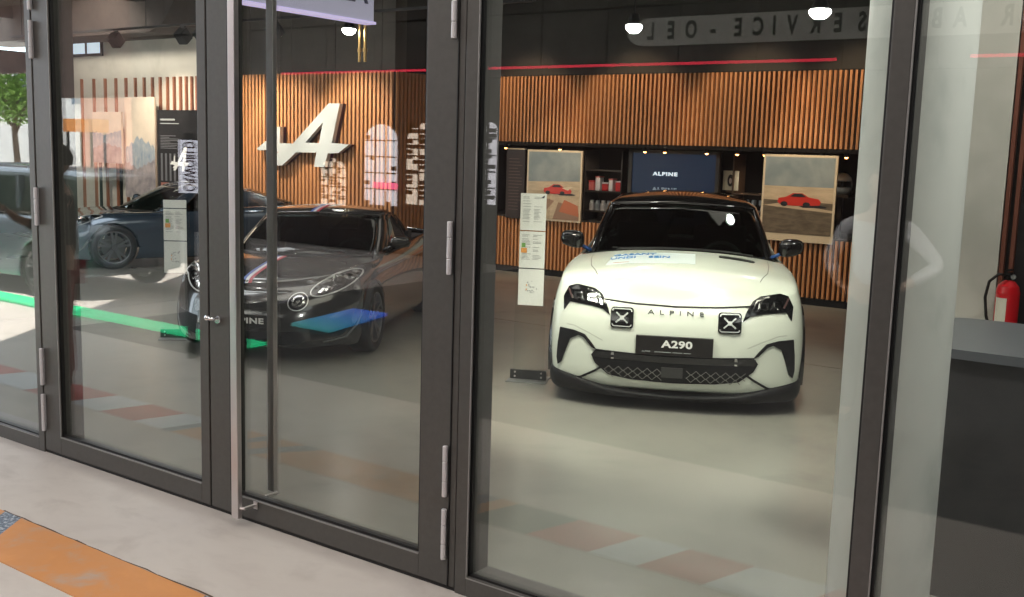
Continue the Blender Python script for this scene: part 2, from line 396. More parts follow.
# ------------------------------------------------------------------ concrete column
col_m = noise_mat('column_concrete', [(.42, .44, .41), (.56, .57, .53), (.50, .51, .47)], 2.5, (.55, .7), detail=10, bump=.15, stretch=(1, 1, .6))
cy_ = 3.88; rc = .2125
a0, a1 = math.atan2(.317, 1), math.atan2(.219, 1)
am = (a0+a1)/2; ha = (a0-a1)/2; dist = cy_/math.cos(am); rc = dist*math.sin(ha)
cx_ = -dist*math.sin(am)
bm = lathe(bmesh.new(), [(0, 0), (rc, 0)]+[(rc, .3*i) for i in range(1, 15)]+[(rc, CEIL), (0, CEIL)], 64, 'z', (cx_, cy_, 0))
pil = st(obj('pillar', bm, col_m, smooth=False))
for p in pil.data.polygons: p.use_smooth = True

# ------------------------------------------------------------------ cars
def itp(t, pts):
    if not isinstance(pts, (list, tuple)): return pts
    if t <= pts[0][0]: return pts[0][1]
    for (a, va), (b, vb) in zip(pts, pts[1:]):
        if t <= b: return va+(vb-va)*(t-a)/(b-a)
    return pts[-1][1]
def shell_grid(levels, A, ys):
    """half-ring columns: front fractions A (0..1), side ys, rear fractions reversed"""
    G = []
    for l in levels:
        row = []; y1 = l['yf']+l['S']; wc = itp(y1, l['w'])
        for a in A: row.append(Vector((a*wc, l['yf']+l['S']*a**l.get('p', 2.5), itp(a, l['zf']))))
        for y in ys: row.append(Vector((itp(y, l['w']), y, itp(y, l['zs']))))
        ye = l['yr']-l['Sr']; we = itp(ye, l['w'])
        for a in reversed(A): row.append(Vector((a*we, l['yr']-l['Sr']*a**l.get('pr', 3), itp(a, l['zr']))))
        G.append(row)
    return G
def shell_bm(G, keep=None, mi=None, side=0):
    """quads between levels, both sides; keep(level, col) filters"""
    bm = bmesh.new(); n = len(G[0]); V = []
    for row in G:
        r = [bm.verts.new(p) for p in row]; l = [r[0]]+[bm.verts.new((-p.x, p.y, p.z)) for p in row[1:-1]]+[r[-1]]
        V.append((r, l))
    for k in range(len(G)-1):
        for i in range(n-1):
            if keep and not keep(k, i): continue
            m = mi(k, i) if mi else 0
            (r0_, l0_), (r1_, l1_) = V[k], V[k+1]
            if side >= 0: bm.faces.new((r0_[i], r0_[i+1], r1_[i+1], r1_[i])).material_index = m
            if side <= 0: bm.faces.new((l0_[i+1], l0_[i], l1_[i], l1_[i+1])).material_index = m
    return bm, V
def lid_bm(bm, V, NF, rows, crown, fade, S, p, A, mi=0, rear=False, nrows=None):
    """closes the top ring of the shell with a crowned surface; rows = how many side rows it runs"""
    r, l = V; n = len(r); NS = n-2*(NF+1)
    prev = [l[i] for i in range(NF, 0, -1)]+[r[0]]+[r[i] for i in range(1, NF+1)]
    ncol = len(prev)
    for j in range(rows):
        c = NF+1+j; R_, L_ = r[c], l[c]; cur = []
        for k in range(ncol):
            if k == 0: cur.append(L_); continue
            if k == ncol-1: cur.append(R_); continue
            a = (k-NF)/NF; aa = A[abs(k-NF)]*(1 if a >= 0 else -1)
            y = R_.co.y - S*(1-abs(aa)**p)*itp(R_.co.y, fade); z = R_.co.z+itp(R_.co.y, crown)*(1-abs(aa)**2.2)
            cur.append(bm.verts.new((R_.co.x*aa, y, z)))
        for k in range(ncol-1): bm.faces.new((prev[k], prev[k+1], cur[k+1], cur[k])).material_index = mi
        prev = cur
    if rear:
        cur = [l[n-1-NF+i] for i in range(0, NF)]+[r[n-1]]+[r[n-1-i] for i in range(1, NF+1)]
        for k in range(ncol-1): bm.faces.new((prev[k], prev[k+1], cur[k+1], cur[k])).material_index = mi
    return prev
def subsurf_mesh(bm, levels=2, cuts=(), crease=None):
    bmesh.ops.remove_doubles(bm, verts=bm.verts, dist=.0005)
    bmesh.ops.recalc_face_normals(bm, faces=bm.faces)
    me = bpy.data.meshes.new('tmp'); bm.to_mesh(me); bm.free()
    o = bpy.data.objects.new('tmp', me); COL.objects.link(o)
    s = o.modifiers.new('s', 'SUBSURF'); s.levels = levels; s.render_levels = levels
    tmp = []
    if cuts:
        sd = o.modifiers.new('t', 'SOLIDIFY'); sd.thickness = .02; sd.offset = -1
    for cb in cuts:
        cm = bpy.data.meshes.new('c'); cb.to_mesh(cm); cb.free(); c = bpy.data.objects.new('c', cm); COL.objects.link(c); tmp.append(c)
        b = o.modifiers.new('b', 'BOOLEAN'); b.operation = 'DIFFERENCE'; b.object = c; b.solver = 'EXACT'
    dg = bpy.context.evaluated_depsgraph_get(); dg.update()
    out = bpy.data.meshes.new_from_object(o.evaluated_get(dg))
    bpy.data.objects.remove(o)
    for c in tmp: bpy.data.objects.remove(c)
    return out
def solid(me, th):
    o = bpy.data.objects.new('tmp', me); COL.objects.link(o)
    s = o.modifiers.new('s', 'SOLIDIFY'); s.thickness = th; s.offset = -1
    dg = bpy.context.evaluated_depsgraph_get(); dg.update()
    out = bpy.data.meshes.new_from_object(o.evaluated_get(dg)); bpy.data.objects.remove(o); return out
def bvh_of(*mes):
    v = []; f = []
    for m in mes:
        k = len(v); v += [x.co.copy() for x in m.vertices]; f += [[i+k for i in p.vertices] for p in m.polygons]
    return BVHTree.FromPolygons(v, f)
class Drape:
    def __init__(s, bvh, origin, U, V, dirv):
        s.b, s.o, s.U, s.V, s.d = bvh, Vector(origin), Vector(U), Vector(V), Vector(dirv).normalized()
    def hit(s, u, v):
        q = s.o+s.U*u+s.V*v; h = s.b.ray_cast(q, s.d)
        if h[0] is None:
            for k in range(1, 9):      # step inward until something is hit
                h = s.b.ray_cast(q-s.U*(u*.02*k), s.d)
                if h[0] is not None: break
        if h[0] is None:
            h = s.b.find_nearest(q+s.d*2.2)
        n = h[1] if h[1].dot(s.d) < 0 else -h[1]
        return h[0], n
    def poly(s, name, P, mat, parent, off=.006, th=.02, res=.03, mirror=False, flat=None, smooth=True):
        if mirror: P = [(-a, b) for a, b in P][::-1]
        dense = []
        for i in range(len(P)):
            a, b = Vector(P[i]), Vector(P[(i+1) % len(P)]); n = max(1, int((b-a).length/res))
            dense += [a+(b-a)*(k/n) for k in range(n)]
        pts = list(dense); nb = len(pts)
        def inside(c):
            n = False
            for i in range(len(P)):
                a, b = P[i], P[i-1]
                if (a[1] > c[1]) != (b[1] > c[1]) and c[0] < (b[0]-a[0])*(c[1]-a[1])/(b[1]-a[1])+a[0]: n = not n
            return n
        x0, x1 = min(p[0] for p in P), max(p[0] for p in P); y0, y1 = min(p[1] for p in P), max(p[1] for p in P)
        x = x0+res*.5
        while x < x1:
            y = y0+res*.5
            while y < y1:
                c = Vector((x, y))
                if inside(c) and min((c-d).length for d in dense) > res*.45: pts.append(c)
                y += res
            x += res
        vo, eo, fo, *_ = delaunay_2d_cdt(pts, [(i, (i+1) % nb) for i in range(nb)], [], 1, 1e-6)
        bm = bmesh.new(); A = []; B = []
        for v in vo:
            h, n = s.hit(v.x, v.y); A.append(bm.verts.new(h+n*off)); B.append(bm.verts.new(h-n*th))
        cnt = {}
        for f in fo:
            c = sum((vo[i] for i in f), Vector((0, 0)))/len(f)
            if not inside(c): continue
            try: bm.faces.new([A[i] for i in f]); bm.faces.new([B[i] for i in f][::-1])
            except ValueError: continue
            for i in range(len(f)): cnt[(f[i], f[(i+1) % len(f)])] = 1
        for (i, j) in cnt:
            if (j, i) not in cnt:
                try: bm.faces.new((A[j], A[i], B[i], B[j]))
                except ValueError: pass
        for v in A+B:
            if v.is_valid and not v.link_faces: bm.verts.remove(v)
        bmesh.ops.recalc_face_normals(bm, faces=bm.faces)
        me = bpy.data.meshes.new(name); bm.to_mesh(me); bm.free()
        return link(name, me, mat, parent)
    def strip(s, name, path, w, mat, parent, off=.005, th=.004, mirror=False, res=.03):
        """thin band following a (u,v) path"""
        if mirror: path = [(-a, b) for a, b in path]
        P = []
        for a, b in zip(path, path[1:]):
            a, b = Vector(a), Vector(b); n = max(1, int((b-a).length/res)); P += [a+(b-a)*(k/n) for k in range(n)]
        P.append(Vector(path[-1])); bm = bmesh.new(); rows = []
        for i, p in enumerate(P):
            d = (P[min(i+1, len(P)-1)]-P[max(i-1, 0)]).normalized(); t = Vector((-d.y, d.x))*w/2; row = []
            for q, o_ in ((p+t, off), (p-t, off), (p-t, -th), (p+t, -th)):
                h, n = s.hit(q.x, q.y); row.append(bm.verts.new(h+n*o_))
            rows.append(row)
        for A, B in zip(rows, rows[1:]):
            for k in range(4): bm.faces.new((A[k], A[(k+1) % 4], B[(k+1) % 4], B[k]))
        bm.faces.new(rows[0]); bm.faces.new(rows[-1][::-1])
        return obj(name, bm, mat, parent)
    def text(s, name, t, u, v, size, mat, parent, off=.006, rot=0., **k):
        me = text_mesh(t, size, .0015, **k); c, sn = math.cos(rot), math.sin(rot)
        for w in me.vertices:
            x, y, z = w.co; h, n = s.hit(u+x*c-y*sn, v+x*sn+y*c); w.co = h+n*(off+z)
        me.materials.clear(); me.name = name; return link(name, me, mat, parent)

tyre_m = M('tyre_rubber', (.012, .012, .012), .6)
def wheel(parent, x, y, r, w, side, rim_m, spokes=5, steer=0., twin=True, caliper=None):
    e = empty('wheel', (x, y, r)); e.parent = parent; e.rotation_euler = (0, 0, steer)
    s = side; rr = r*.74
    bm = bmesh.new()
    prof = [(rr, -w*.48), (r*.93, -w*.5), (r*.985, -w*.40), (r, -w*.25), (r, w*.25), (r*.985, w*.40), (r*.93, w*.5), (rr, w*.48), (rr*.97, w*.3), (rr*.97, -w*.3)]
    lathe(bm, prof, 40, 'x', (0, 0, 0), close=True)
    obj('tyre', bm, tyre_m, e, smooth=True)
    bm = bmesh.new()
    lathe(bm, [(rr*.985, s*w*.47), (rr*.93, s*w*.45), (rr*.90, s*w*.2), (rr*.90, -s*w*.4), (rr*.96, -s*w*.4), (rr*.97, s*w*.3)], 40, 'x', close=True)
    lathe(bm, [(0, s*w*.42), (rr*.17, s*w*.42), (rr*.2, s*w*.38), (rr*.2, s*w*.2), (0, s*w*.2)], 20, 'x')
    for k in range(spokes):
        for dl in ((-.17, .17) if twin else (0,)):
            a = 2*PI*k/spokes+PI/2; b = a+dl; ca, sa = math.cos(a+dl*.4), math.sin(a+dl*.4); cb, sb = math.cos(b), math.sin(b)
            p = Vector((s*w*.36, ca*rr*.15, sa*rr*.15)); q = Vector((s*w*.44, cb*rr*.93, sb*rr*.93)); t = Vector((0, -sb, cb))*(.018 if twin else .03)
            vs = [bm.verts.new(v) for v in (p+t, p-t, q-t*.7, q+t*.7)]; vb = [bm.verts.new(v.co-Vector((s*.03, 0, 0))) for v in vs]
            bm.faces.new(vs); bm.faces.new(vb[::-1])
            for i in range(4): bm.faces.new((vs[i], vb[i], vb[(i+1) % 4], vs[(i+1) % 4]))
    obj('rim', bm, rim_m, e)
    bm = bmesh.new(); lathe(bm, [(0, s*w*.1), (rr*.72, s*w*.1), (rr*.72, s*w*.02), (0, s*w*.02)], 32, 'x')
    obj('brake_disc', bm, M('disc_steel', (.25, .25, .26), .35, 1), e)
    return e
def seat(parent, x, y, z, m, name='seat'):
    bm = bmesh.new()
    box(bm, (x-.25, y-.05, z), (x+.25, y+.5, z+.16), .05)
    box(bm, (x-.24, y+.42, z+.1), (x+.24, y+.56, z+.68), .06); box(bm, (x-.13, y+.46, z+.62), (x+.13, y+.55, z+.84), .04)
    return obj(name, bm, m, parent, smooth=False)
def steering(parent, x, y, z, m):
    bm = bmesh.new(); tl = R(65)
    def P(a, r, d=0): return Vector((x+r*math.cos(a), y+d*math.sin(tl)+r*math.sin(a)*math.cos(tl), z+r*math.sin(a)*math.sin(tl)-d*math.cos(tl)*0))
    n = 28; rg = [[bm.verts.new(P(2*PI*i/n, .18+.015*math.cos(b), .015*math.sin(b))) for b in [2*PI*k/8 for k in range(8)]] for i in range(n)]
    for i in range(n):
        A, B = rg[i], rg[(i+1) % n]
        for k in range(8): bm.faces.new((A[k], A[(k+1) % 8], B[(k+1) % 8], B[k]))
    tube(bm, [P(PI, .17), P(0, .17)], .02, 8); tube(bm, [P(-PI/2, .17), P(0, 0)], .02, 8)
    tube(bm, [P(0, 0), P(0, 0)+Vector((0, -.3, -.12))], .04, 8)
    return obj('steering_wheel', bm, m, parent, smooth=True)
def mirror_cap(parent, side, x, y, z, body_m, arm_m, sx=.21, sy=.16, sz=.12):
    bm = bmesh.new(); bmesh.ops.create_uvsphere(bm, u_segments=20, v_segments=12, radius=1)
    for v in bm.verts:
        c = v.co; q = Vector((abs(c.x)**.7*math.copysign(1, c.x), abs(c.y)**.8*math.copysign(1, c.y), abs(c.z)**.75*math.copysign(1, c.z)))
        if q.y > .25: q.y = .25
        v.co = Vector((side*(x+q.x*sx/2), y+q.y*sy/2+.02*q.x, z+q.z*sz/2+(.018*q.x if q.z < 0 else 0)))
    m = obj('mirror', bm, body_m, parent, smooth=True)
    bm = bmesh.new(); tube(bm, [(side*(x-sx*.9), y+.02, z-sz*.75), (side*(x-sx*.45), y+.01, z-sz*.42), (side*(x-.02), y, z-sz*.3)], [.018, .015, .013], 10)
    obj('mirror_arm', bm, arm_m, m, smooth=True)
    bm = BX(((side*(x-sx*.42), y+.022, z-sz*.36), (side*(x+sx*.42), y+.028, z+sz*.36))); obj('mirror_glass', bm, chrome, m)
    return m
def arch_cut(x0, x1, y, z, r):
    bm = bmesh.new(); x0, x1 = min(x0, x1), max(x0, x1); lathe(bm, [(0, x0), (r, x0), (r, x1), (0, x1)], 40, 'x', (0, y, z)); bmesh.ops.recalc_face_normals(bm, faces=bm.faces); return bm

# ---- the white hatchback -----------------------------------------------------
def white_hatchback():
    root = empty('hatchback_car', (-3.33, 6.77, 0), 0)
    t = R(26.3); s_ = Vector((math.cos(t), math.sin(t), 0)); root.location = Vector((-3.33, 6.77, 0))-s_*.040; root.rotation_euler = (0, 0, t)
    pearl = M('pearl_white_paint', (.73, .775, .685), .22, 0, .5, .6)
    A = [0, .2, .4, .6, .78, .9, 1]; NF = 6
    ys = [.42, .62, .8, 1.0, 1.25, 1.6, 2.0, 2.5, 2.9, 3.2, 3.5]
    wv = lambda a, b, c, d=0: [(.2, a), (.45, b), (.8, c), (1.3, c-.02-d), (2.4, c-.02-d), (3.1, c), (3.6, b), (3.9, a)]
    zr = lambda z: z
    lv = [dict(yf=.06, S=.17, p=3.6, w=wv(.88, .915, .92), zf=.16, zs=.17, yr=3.97, Sr=.15, zr=.20),
          dict(yf=.015, S=.19, p=3.6, w=wv(.91, .935, .94), zf=.22, zs=.26, yr=3.99, Sr=.2, zr=.3),
          dict(yf=.0, S=.20, p=3.6, w=wv(.925, .945, .945), zf=.36, zs=.40, yr=3.99, Sr=.2, zr=.45),
          dict(yf=-.005, S=.20, p=3.6, w=wv(.93, .95, .945, .015), zf=.52, zs=.56, yr=3.98, Sr=.2, zr=.62),
          dict(yf=.01, S=.20, p=3.6, w=wv(.92, .94, .935, .015), zf=.65, zs=.70, yr=3.96, Sr=.2, zr=.78),
          dict(yf=.05, S=.20, p=3.2, w=wv(.90, .925, .92, .01), zf=[(0, .745), (.6, .77), (1, .79)], zs=[(.4, .81), (1, .84), (2, .85), (4, .88)], yr=3.93, Sr=.2, zr=.92),
          dict(yf=.10, S=.19, p=2.8, w=wv(.86, .89, .89), zf=[(0, .79), (.6, .83), (1, .885)], zs=[(.4, .925), (.8, .967), (1.1, .985), (2, .98), (4, 1.02)], yr=3.90, Sr=.2, zr=1.02)]
    G = shell_grid(lv, A, ys)
    G.append([Vector((p.x*.992, p.y+(.006 if i <= NF else 0), p.z+.010)) for i, p in enumerate(G[-1])])
    G.append([Vector((p.x*.975, p.y+(.02 if i <= NF else 0), p.z+.022)) for i, p in enumerate(G[-1])])
    bm, V = shell_bm(G)
    # hood closes the ring as far as the windscreen base
    prev = lid_bm(bm, V[-1], NF, 5, [(.2, .03), (.8, .085), (1.25, .105)], [(.2, .9), (1.25, .75)], .25, 2.5, A)
    cuts = [arch_cut(s*.55, s*1.2, y, .335, .375) for s in (-1, 1) for y in (.80, 3.33)]
    me = subsurf_mesh(bm, 2, cuts)
    body = link('body', me, pearl, root, True); bvh = bvh_of(me)
    F = Drape(bvh, (0, -2, 0), (1, 0, 0), (0, 0, 1), (0, 1, 0)); T = Drape(bvh, (0, 0, 3), (1, 0, 0), (0, 1, 0), (0, 0, -1))
    # lower black skirt and lip
    lv2 = [dict(yf=.16, S=.22, p=3.4, w=wv(.80, .86, .87), zf=.075, zs=.10, yr=3.9, Sr=.15, zr=.12),
           dict(yf=.02, S=.20, p=3.6, w=wv(.925, .95, .95), zf=.09, zs=.10, yr=4.0, Sr=.2, zr=.15),
           dict(yf=-.005, S=.19, p=3.6, w=wv(.935, .957, .957), zf=[(0, .125), (.55, .15), (.75, .21), (1, .265)], zs=.25, yr=4.0, Sr=.2, zr=.25),
           dict(yf=.05, S=.19, p=3.4, w=wv(.88, .91, .92), zf=[(0, .13), (.55, .155), (.75, .22), (1, .28)], zs=.265, yr=3.95, Sr=.2, zr=.26)]
    G2 = shell_grid(lv2, A, ys); bm2, V2 = shell_bm(G2)
    cuts = [arch_cut(s*.55, s*1.2, y, .335, .365) for s in (-1, 1) for y in (.80, 3.33)]
    link('lower_skirt', subsurf_mesh(bm2, 2, cuts), blackp, root, True)
    # wheel arch cladding
    for s in (-1, 1):
        for y in (.80, 3.33):
            bm = bmesh.new(); n = 24; rg = []
            for k in range(n+1):
                a = PI*(-.12)+PI*1.24*k/n; ca, sa = math.cos(a), math.sin(a); row = []
                for r_, x_ in ((.355, .80), (.358, .940), (.375, .965), (.405, .965), (.42, .90)):
                    row.append(bm.verts.new((s*x_, y+ca*r_, .335+sa*r_)))
                rg.append(row)
            for P, Q in zip(rg, rg[1:]):
                for k in range(4): bm.faces.new((P[k], P[k+1], Q[k+1], Q[k]))
            obj('wheel_arch', bm, glossb, root, smooth=True)
            wheel(root, s*.845, y, .335, .215, s, M('alloy_dark', (.08, .08, .085), .3, .9), 5)
    # ---- greenhouse
    AG = [0, .25, .5, .75, .92, 1]
    gy = [1.35, 1.6, 1.9, 2.3, 2.75, 3.2, 3.5]
    GL = [dict(yf=.92, S=.30, p=2.2, w=[(1, .775), (2, .79), (3.4, .77), (3.8, .70)], zf=[(0, 1.06), (1, 1.0)], zs=[(1, .99), (3.8, 1.02)], yr=3.86, Sr=.2, zr=1.03),
          dict(yf=1.22, S=.30, p=2.2, w=[(1.3, .715), (2, .73), (3.4, .71), (3.8, .64)], zf=[(0, 1.27), (1, 1.235)], zs=[(1, 1.22), (3.8, 1.24)], yr=3.78, Sr=.2, zr=1.22),
          dict(yf=1.56, S=.24, p=2.2, w=[(1.6, .635), (2, .65), (3.4, .635), (3.7, .57)], zf=[(0, 1.465), (1, 1.43)], zs=[(1, 1.43), (2.4, 1.44), (3.8, 1.41)], yr=3.66, Sr=.2, zr=1.38),
          dict(yf=1.68, S=.20, p=2.2, w=[(1.6, .565), (2, .58), (3.4, .57), (3.7, .51)], zf=[(0, 1.51), (1, 1.48)], zs=[(1, 1.48), (2.4, 1.49), (3.8, 1.455)], yr=3.62, Sr=.18, zr=1.42)]
    def fixy(G, ys_):
        # side columns start behind the swept windscreen corner of each level
        for l, row in enumerate(G):
            nf = len(AG); yc = row[nf-1].y; ye = row[nf+len(ys_)].y
            for j in range(len(ys_)):
                f = (j+1)/(len(ys_)+1); row[nf+j].y = yc+(ye-yc)*f; row[nf+j].x = itp(row[nf+j].y, GLx[l]['w'])
        return G
    GLx = GL; GG = fixy(shell_grid(GL, AG, gy), gy)
    nf = len(AG)-1
    roofm = glossb
    def part(keep, name, mat, th=.012, lid=False, grid=GG, lev=2, side=0):
        if side == 2: return [part(keep, name, mat, th, lid, grid, lev, q) for q in (-1, 1)]
        bm, V = shell_bm(grid, keep, None, side)
        if lid:
            lid_bm(bm, V[-1], nf, len(gy), [(1.5, .045), (2.4, .062), (3.6, .05)], [(1.5, .9), (2.2, .3), (3.6, -.3)], .2, 2.2, AG, rear=True)
        for v in [v for v in bm.verts if not v.link_faces]: bm.verts.remove(v)
        return link(name, solid(subsurf_mesh(bm, lev), th), mat, root, True)
    n = len(GG[0])
    part(lambda k, i: k < 2 and i < nf-1, 'windscreen', tint)
    part(lambda k, i: k == 2, 'roof', roofm, .03, lid=True)
    part(lambda k, i: k < 2 and i in (nf-1, nf), 'front_pillar', glossb, .03, side=2)
    part(lambda k, i: k < 2 and nf < i < nf+3, 'front_side_window', tint, side=2)
    part(lambda k, i: k < 2 and i == nf+3, 'centre_pillar', glossb, .03, side=2)
    part(lambda k, i: k < 2 and nf+4 <= i < nf+6, 'rear_side_window', tint, side=2)
    part(lambda k, i: k < 2 and nf+6 <= i < nf+9, 'rear_pillar', glossb, .03, side=2)
    part(lambda k, i: k < 2 and i >= nf+9, 'rear_window', tint)
    # deck / dashboard / interior
    fab = M('cabin_fabric', (.07, .075, .08), .6)
    bm = BX(((-.74, .98, .72), (.74, 1.5, .975)), bev=.05); obj('dashboard', bm, fab, root)
    bm = BX(((-.80, 1.45, .3), (.80, 3.8, .42)), ((-.82, 1.3, .3), (-.76, 3.8, .97)), ((.76, 1.3, .3), (.82, 3.8, .97)), ((-.78, 3.5, .3), (.78, 3.8, 1.0))); obj('cabin_floor', bm, fab, root)
    seat(root, -.36, 1.95, .50, fab); seat(root, .36, 1.95, .50, fab)
    steering(root, .36, 1.72, .96, M('wheel_leather', (.22, .225, .23), .35))
    bm = BX(((-.06, 1.52, .93), (.12, 1.54, 1.05)), bev=.008); obj('centre_screen', bm, glossb, root)
    bm = BX(((-.11, 1.72, 1.33), (.11, 1.75, 1.39)), bev=.01); obj('rear_view_mirror', bm, blackp, root)
    bm = BX(((-.60, 2.32, .98), (-.12, 2.4, 1.24)), ((.12, 2.32, .98), (.60, 2.4, 1.24)), bev=.03); obj('seat_shoulder', bm, fab, root)
    # cowl
    Tc = T
    c = T.strip('cowl', [(-.74, 1.19), (-.5, 1.07), (-.25, 1.0), (0, .98), (.25, 1.0), (.5, 1.07), (.74, 1.19)], .09, blackp, root, off=.012, th=.03)
    for x0, x1 in ((-.55, -.02), (.08, .58)):
        bm = bmesh.new(); tube(bm, [(x1, 1.03, 1.085), ((x0+x1)/2, 1.06, 1.10), (x0, 1.14, 1.10)], [.012, .008, .006], 8); obj('wiper', bm, blackp, root)
    # ---- face
    hoodline = [(-.80, .72), (-.62, .79), (-.5, .81), (-.3, .795), (0, .785), (.3, .795), (.5, .81), (.62, .79), (.80, .72)]
    F.strip('hood_gap', [(-.53, .803), (-.3, .787), (0, .778), (.3, .787), (.53, .803)], .011, blackp, root, off=.002, th=.003)
    for s in (False, True):
        T.strip('hood_side_gap', [(.60, .30), (.665, .5), (.69, .75), (.70, 1.08)], .006, M('shut_gap', (.10, .10, .09), .6), root, off=.0015, th=.003, mirror=s)
        HL = [(.475, .695), (.50, .765), (.545, .835), (.60, .868), (.74, .888), (.80, .872), (.835, .80), (.825, .705), (.785, .765), (.62, .752), (.53, .735)]
        h = F.poly('headlight', HL, glossb, root, off=.010, th=.03, res=.035, mirror=s)
        for (u, v, w_, hh) in ((.615, .80, .075, .05), (.715, .81, .07, .05)):
            F.poly('projector', [(u-w_/2, v-hh/2), (u+w_/2, v-hh/2+.008), (u+w_/2+.006, v+hh/2), (u-w_/2+.012, v+hh/2)], chrome, h, off=.015, th=.01, mirror=s)
            F.poly('projector', [(u-w_*.28, v-hh*.25), (u+w_*.28, v-hh*.22), (u+w_*.28, v+hh*.25), (u-w_*.26, v+hh*.25)], glossb, h, off=.018, th=.01, mirror=s)
        for k in range(4): F.poly('reflector', [(.555+.055*k, .762+.006*k), (.585+.055*k, .766+.006*k), (.60+.05*k, .782+.006*k), (.57+.05*k, .778+.006*k)], chrome, h, off=.015, th=.01, mirror=s)
        F.strip('light_guide', [(.54, .765), (.575, .835), (.66, .862)], .010, chrome, h, off=.015, mirror=s)
        F.strip('light_guide', [(.765, .79), (.80, .855)], .012, M('amber_lens', (.09, .05, .05), .2), h, off=.015, mirror=s)
        # square lamp with the X
        u, v, a = .385, .683, .082
        def rr_(cx, cy, w_, h_, r_, k=4):
            o_ = []
            for qx, qy, st_ in ((1, 1, 0), (-1, 1, 90), (-1, -1, 180), (1, -1, 270)):
                for i in range(k+1):
                    an = R(st_+90*i/k); o_.append((cx+qx*(w_-r_)+r_*math.cos(an), cy+qy*(h_-r_)+r_*math.sin(an)))
            return o_
        sq = F.poly('fog_lamp', rr_(u, v, a, .070, .02), glossb, root, off=.016, th=.02, mirror=s)
        grey_l = M('lamp_outline', (.55, .57, .55), .3, .3)
        ring = rr_(u, v, a*.84, .059, .016)
        for seg in (ring[:10], ring[10:]):
            F.strip('lamp_outline', seg, .008, grey_l, sq, off=.020, mirror=s, res=.01)
        for sg in (-1, 1):
            F.strip('lamp_cross', [(u-.042, v+sg*.034), (u-.016, v+sg*.012), (u-.008, v+sg*.004)], .010, grey_l, sq, off=.021, mirror=s, res=.01)
            F.strip('lamp_cross', [(u+.042, v+sg*.034), (u+.016, v+sg*.012), (u+.008, v+sg*.004)], .010, grey_l, sq, off=.021, mirror=s, res=.01)
        F.poly('lamp_cross', [(u-.015, v-.014), (u+.015, v-.014), (u+.015, v+.014), (u-.015, v+.014)], grey_l, sq, off=.021, mirror=s, res=.02)
        # dark edge and blade around the white fang
        F.poly('air_intake', [(.845, .575), (.858, .46), (.865, .345), (.855, .29), (.83, .315), (.795, .42), (.765, .50), (.70, .535), (.66, .520), (.60, .455), (.565, .44), (.60, .485), (.655, .545), (.74, .568)], blackp, root, off=.012, th=.02, res=.025, mirror=s)
        F.strip('bumper_gap', [(.50, .33), (.57, .28), (.68, .215), (.76, .20)], .016, blackp, root, off=.008, mirror=s)
        0 and F.poly('bumper_corner', [(.50, .185), (.60, .22), (.70, .19), (.86, .175), (.86, .14), (.55, .135), (.50, .15)], blackp, root, off=.012, th=.02, mirror=s)
        F.strip('bumper_crease', [(.52, .51), (.62, .555), (.74, .60), (.80, .605)], .007, M('soft_gap', (.45, .48, .42), .4), root, off=.001, mirror=s)
    lat = M('grille_black', (.006, .006, .007), .5, 0, .2)
    g = F.poly('grille', [(-.565, .445), (-.29, .435), (.29, .435), (.565, .445), (.60, .40), (.57, .34), (.47, .262), (.30, .238), (0, .228), (-.30, .238), (-.47, .262), (-.57, .34), (-.60, .40)], lat, root, off=.010, th=.02)
    # lattice lines, pattern of the grille, one mesh
    bmL = bmesh.new(); gl = M('lattice_grey', (.20, .20, .19), .35, .5); mes = []
    def zig(y0, ph):
        x = -.50
        while x < .49:
            if abs(x+.02) > .085:
                yy = y0; sg = 1 if int(round((x+.5)/.035)+ph) % 2 else -1
                a = (x, yy+sg*.016); b = (x+.035, yy-sg*.016); mes.append((a, b))
            x += .035
    for k, y0 in enumerate((.262, .288, .314)): zig(y0, k)
    for side_ in (-1, 1):
        bm = bmesh.new()
        for a, b in mes:
            if (abs(a[0]) > .42 and a[1] < .27) or a[0]*side_ < 0: continue
            a, b = Vector(a), Vector(b); d = (b-a).normalized(); tt = Vector((-d.y, d.x))*.0022
            bm.faces.new([bm.verts.new(h+nn*.0135) for h, nn in [F.hit(q.x, q.y) for q in (a+tt, a-tt, b-tt, b+tt)]])
        gx = bmesh.ops.extrude_face_region(bm, geom=list(bm.faces))
        for v_ in [e for e in gx['geom'] if isinstance(e, bmesh.types.BMVert)]: v_.co.y += .003
        obj('grille_lattice', bm, gl, g)
    F.poly('radar_cover', [(-.085, .27), (.07, .27), (.07, .345), (-.085, .345)], M('radar_grey', (.035, .035, .035), .4), g, off=.016, th=.01)
    F.strip('grille_bar', [(-.58, .41), (-.3, .405), (0, .40), (.3, .405), (.58, .41)], .045, glossb, g, off=.016)
    for x in (-.44, .44):
        F.poly('tow_sensor', [(x-.012, .415), (x+.012, .415), (x+.008, .438), (x-.008, .438)], chrome, g, off=.022, res=.02)
        F.poly('tow_sensor', [(x-.010, .385), (x+.010, .385), (x+.010, .398), (x-.010, .398)], chrome, g, off=.022, res=.02)
    # number plate
    h0, _ = F.hit(0, .505); py = h0.y-.022
    bm = BX(((-.277, py, .437), (.277, py+.035, .574)), bev=.004); pl = obj('number_plate', bm, M('plate_black', (.010, .0085, .008), .35), root)
    Mp = Matrix.Translation((0.02, py-.003, .517)); text_obj('plate_lettering', 'A290', .072, Mp, white_txt, pl, .0015, bold=.0022, spacing=1.05, sx=1.35)
    text_obj('plate_small_text', 'ALPINE', .016, Matrix.Translation((-.20, py-.003, .460)), ink, pl, .0008, bold=.0004, spacing=1.25, sx=1.0)
    obj('plate_small_print', BX(((-.14, py-.002, .457), (-.02, py, .461)), ((-.01, py-.002, .457), (.06, py, .461)), ((.07, py-.002, .457), (.12, py, .461))), ink, pl)
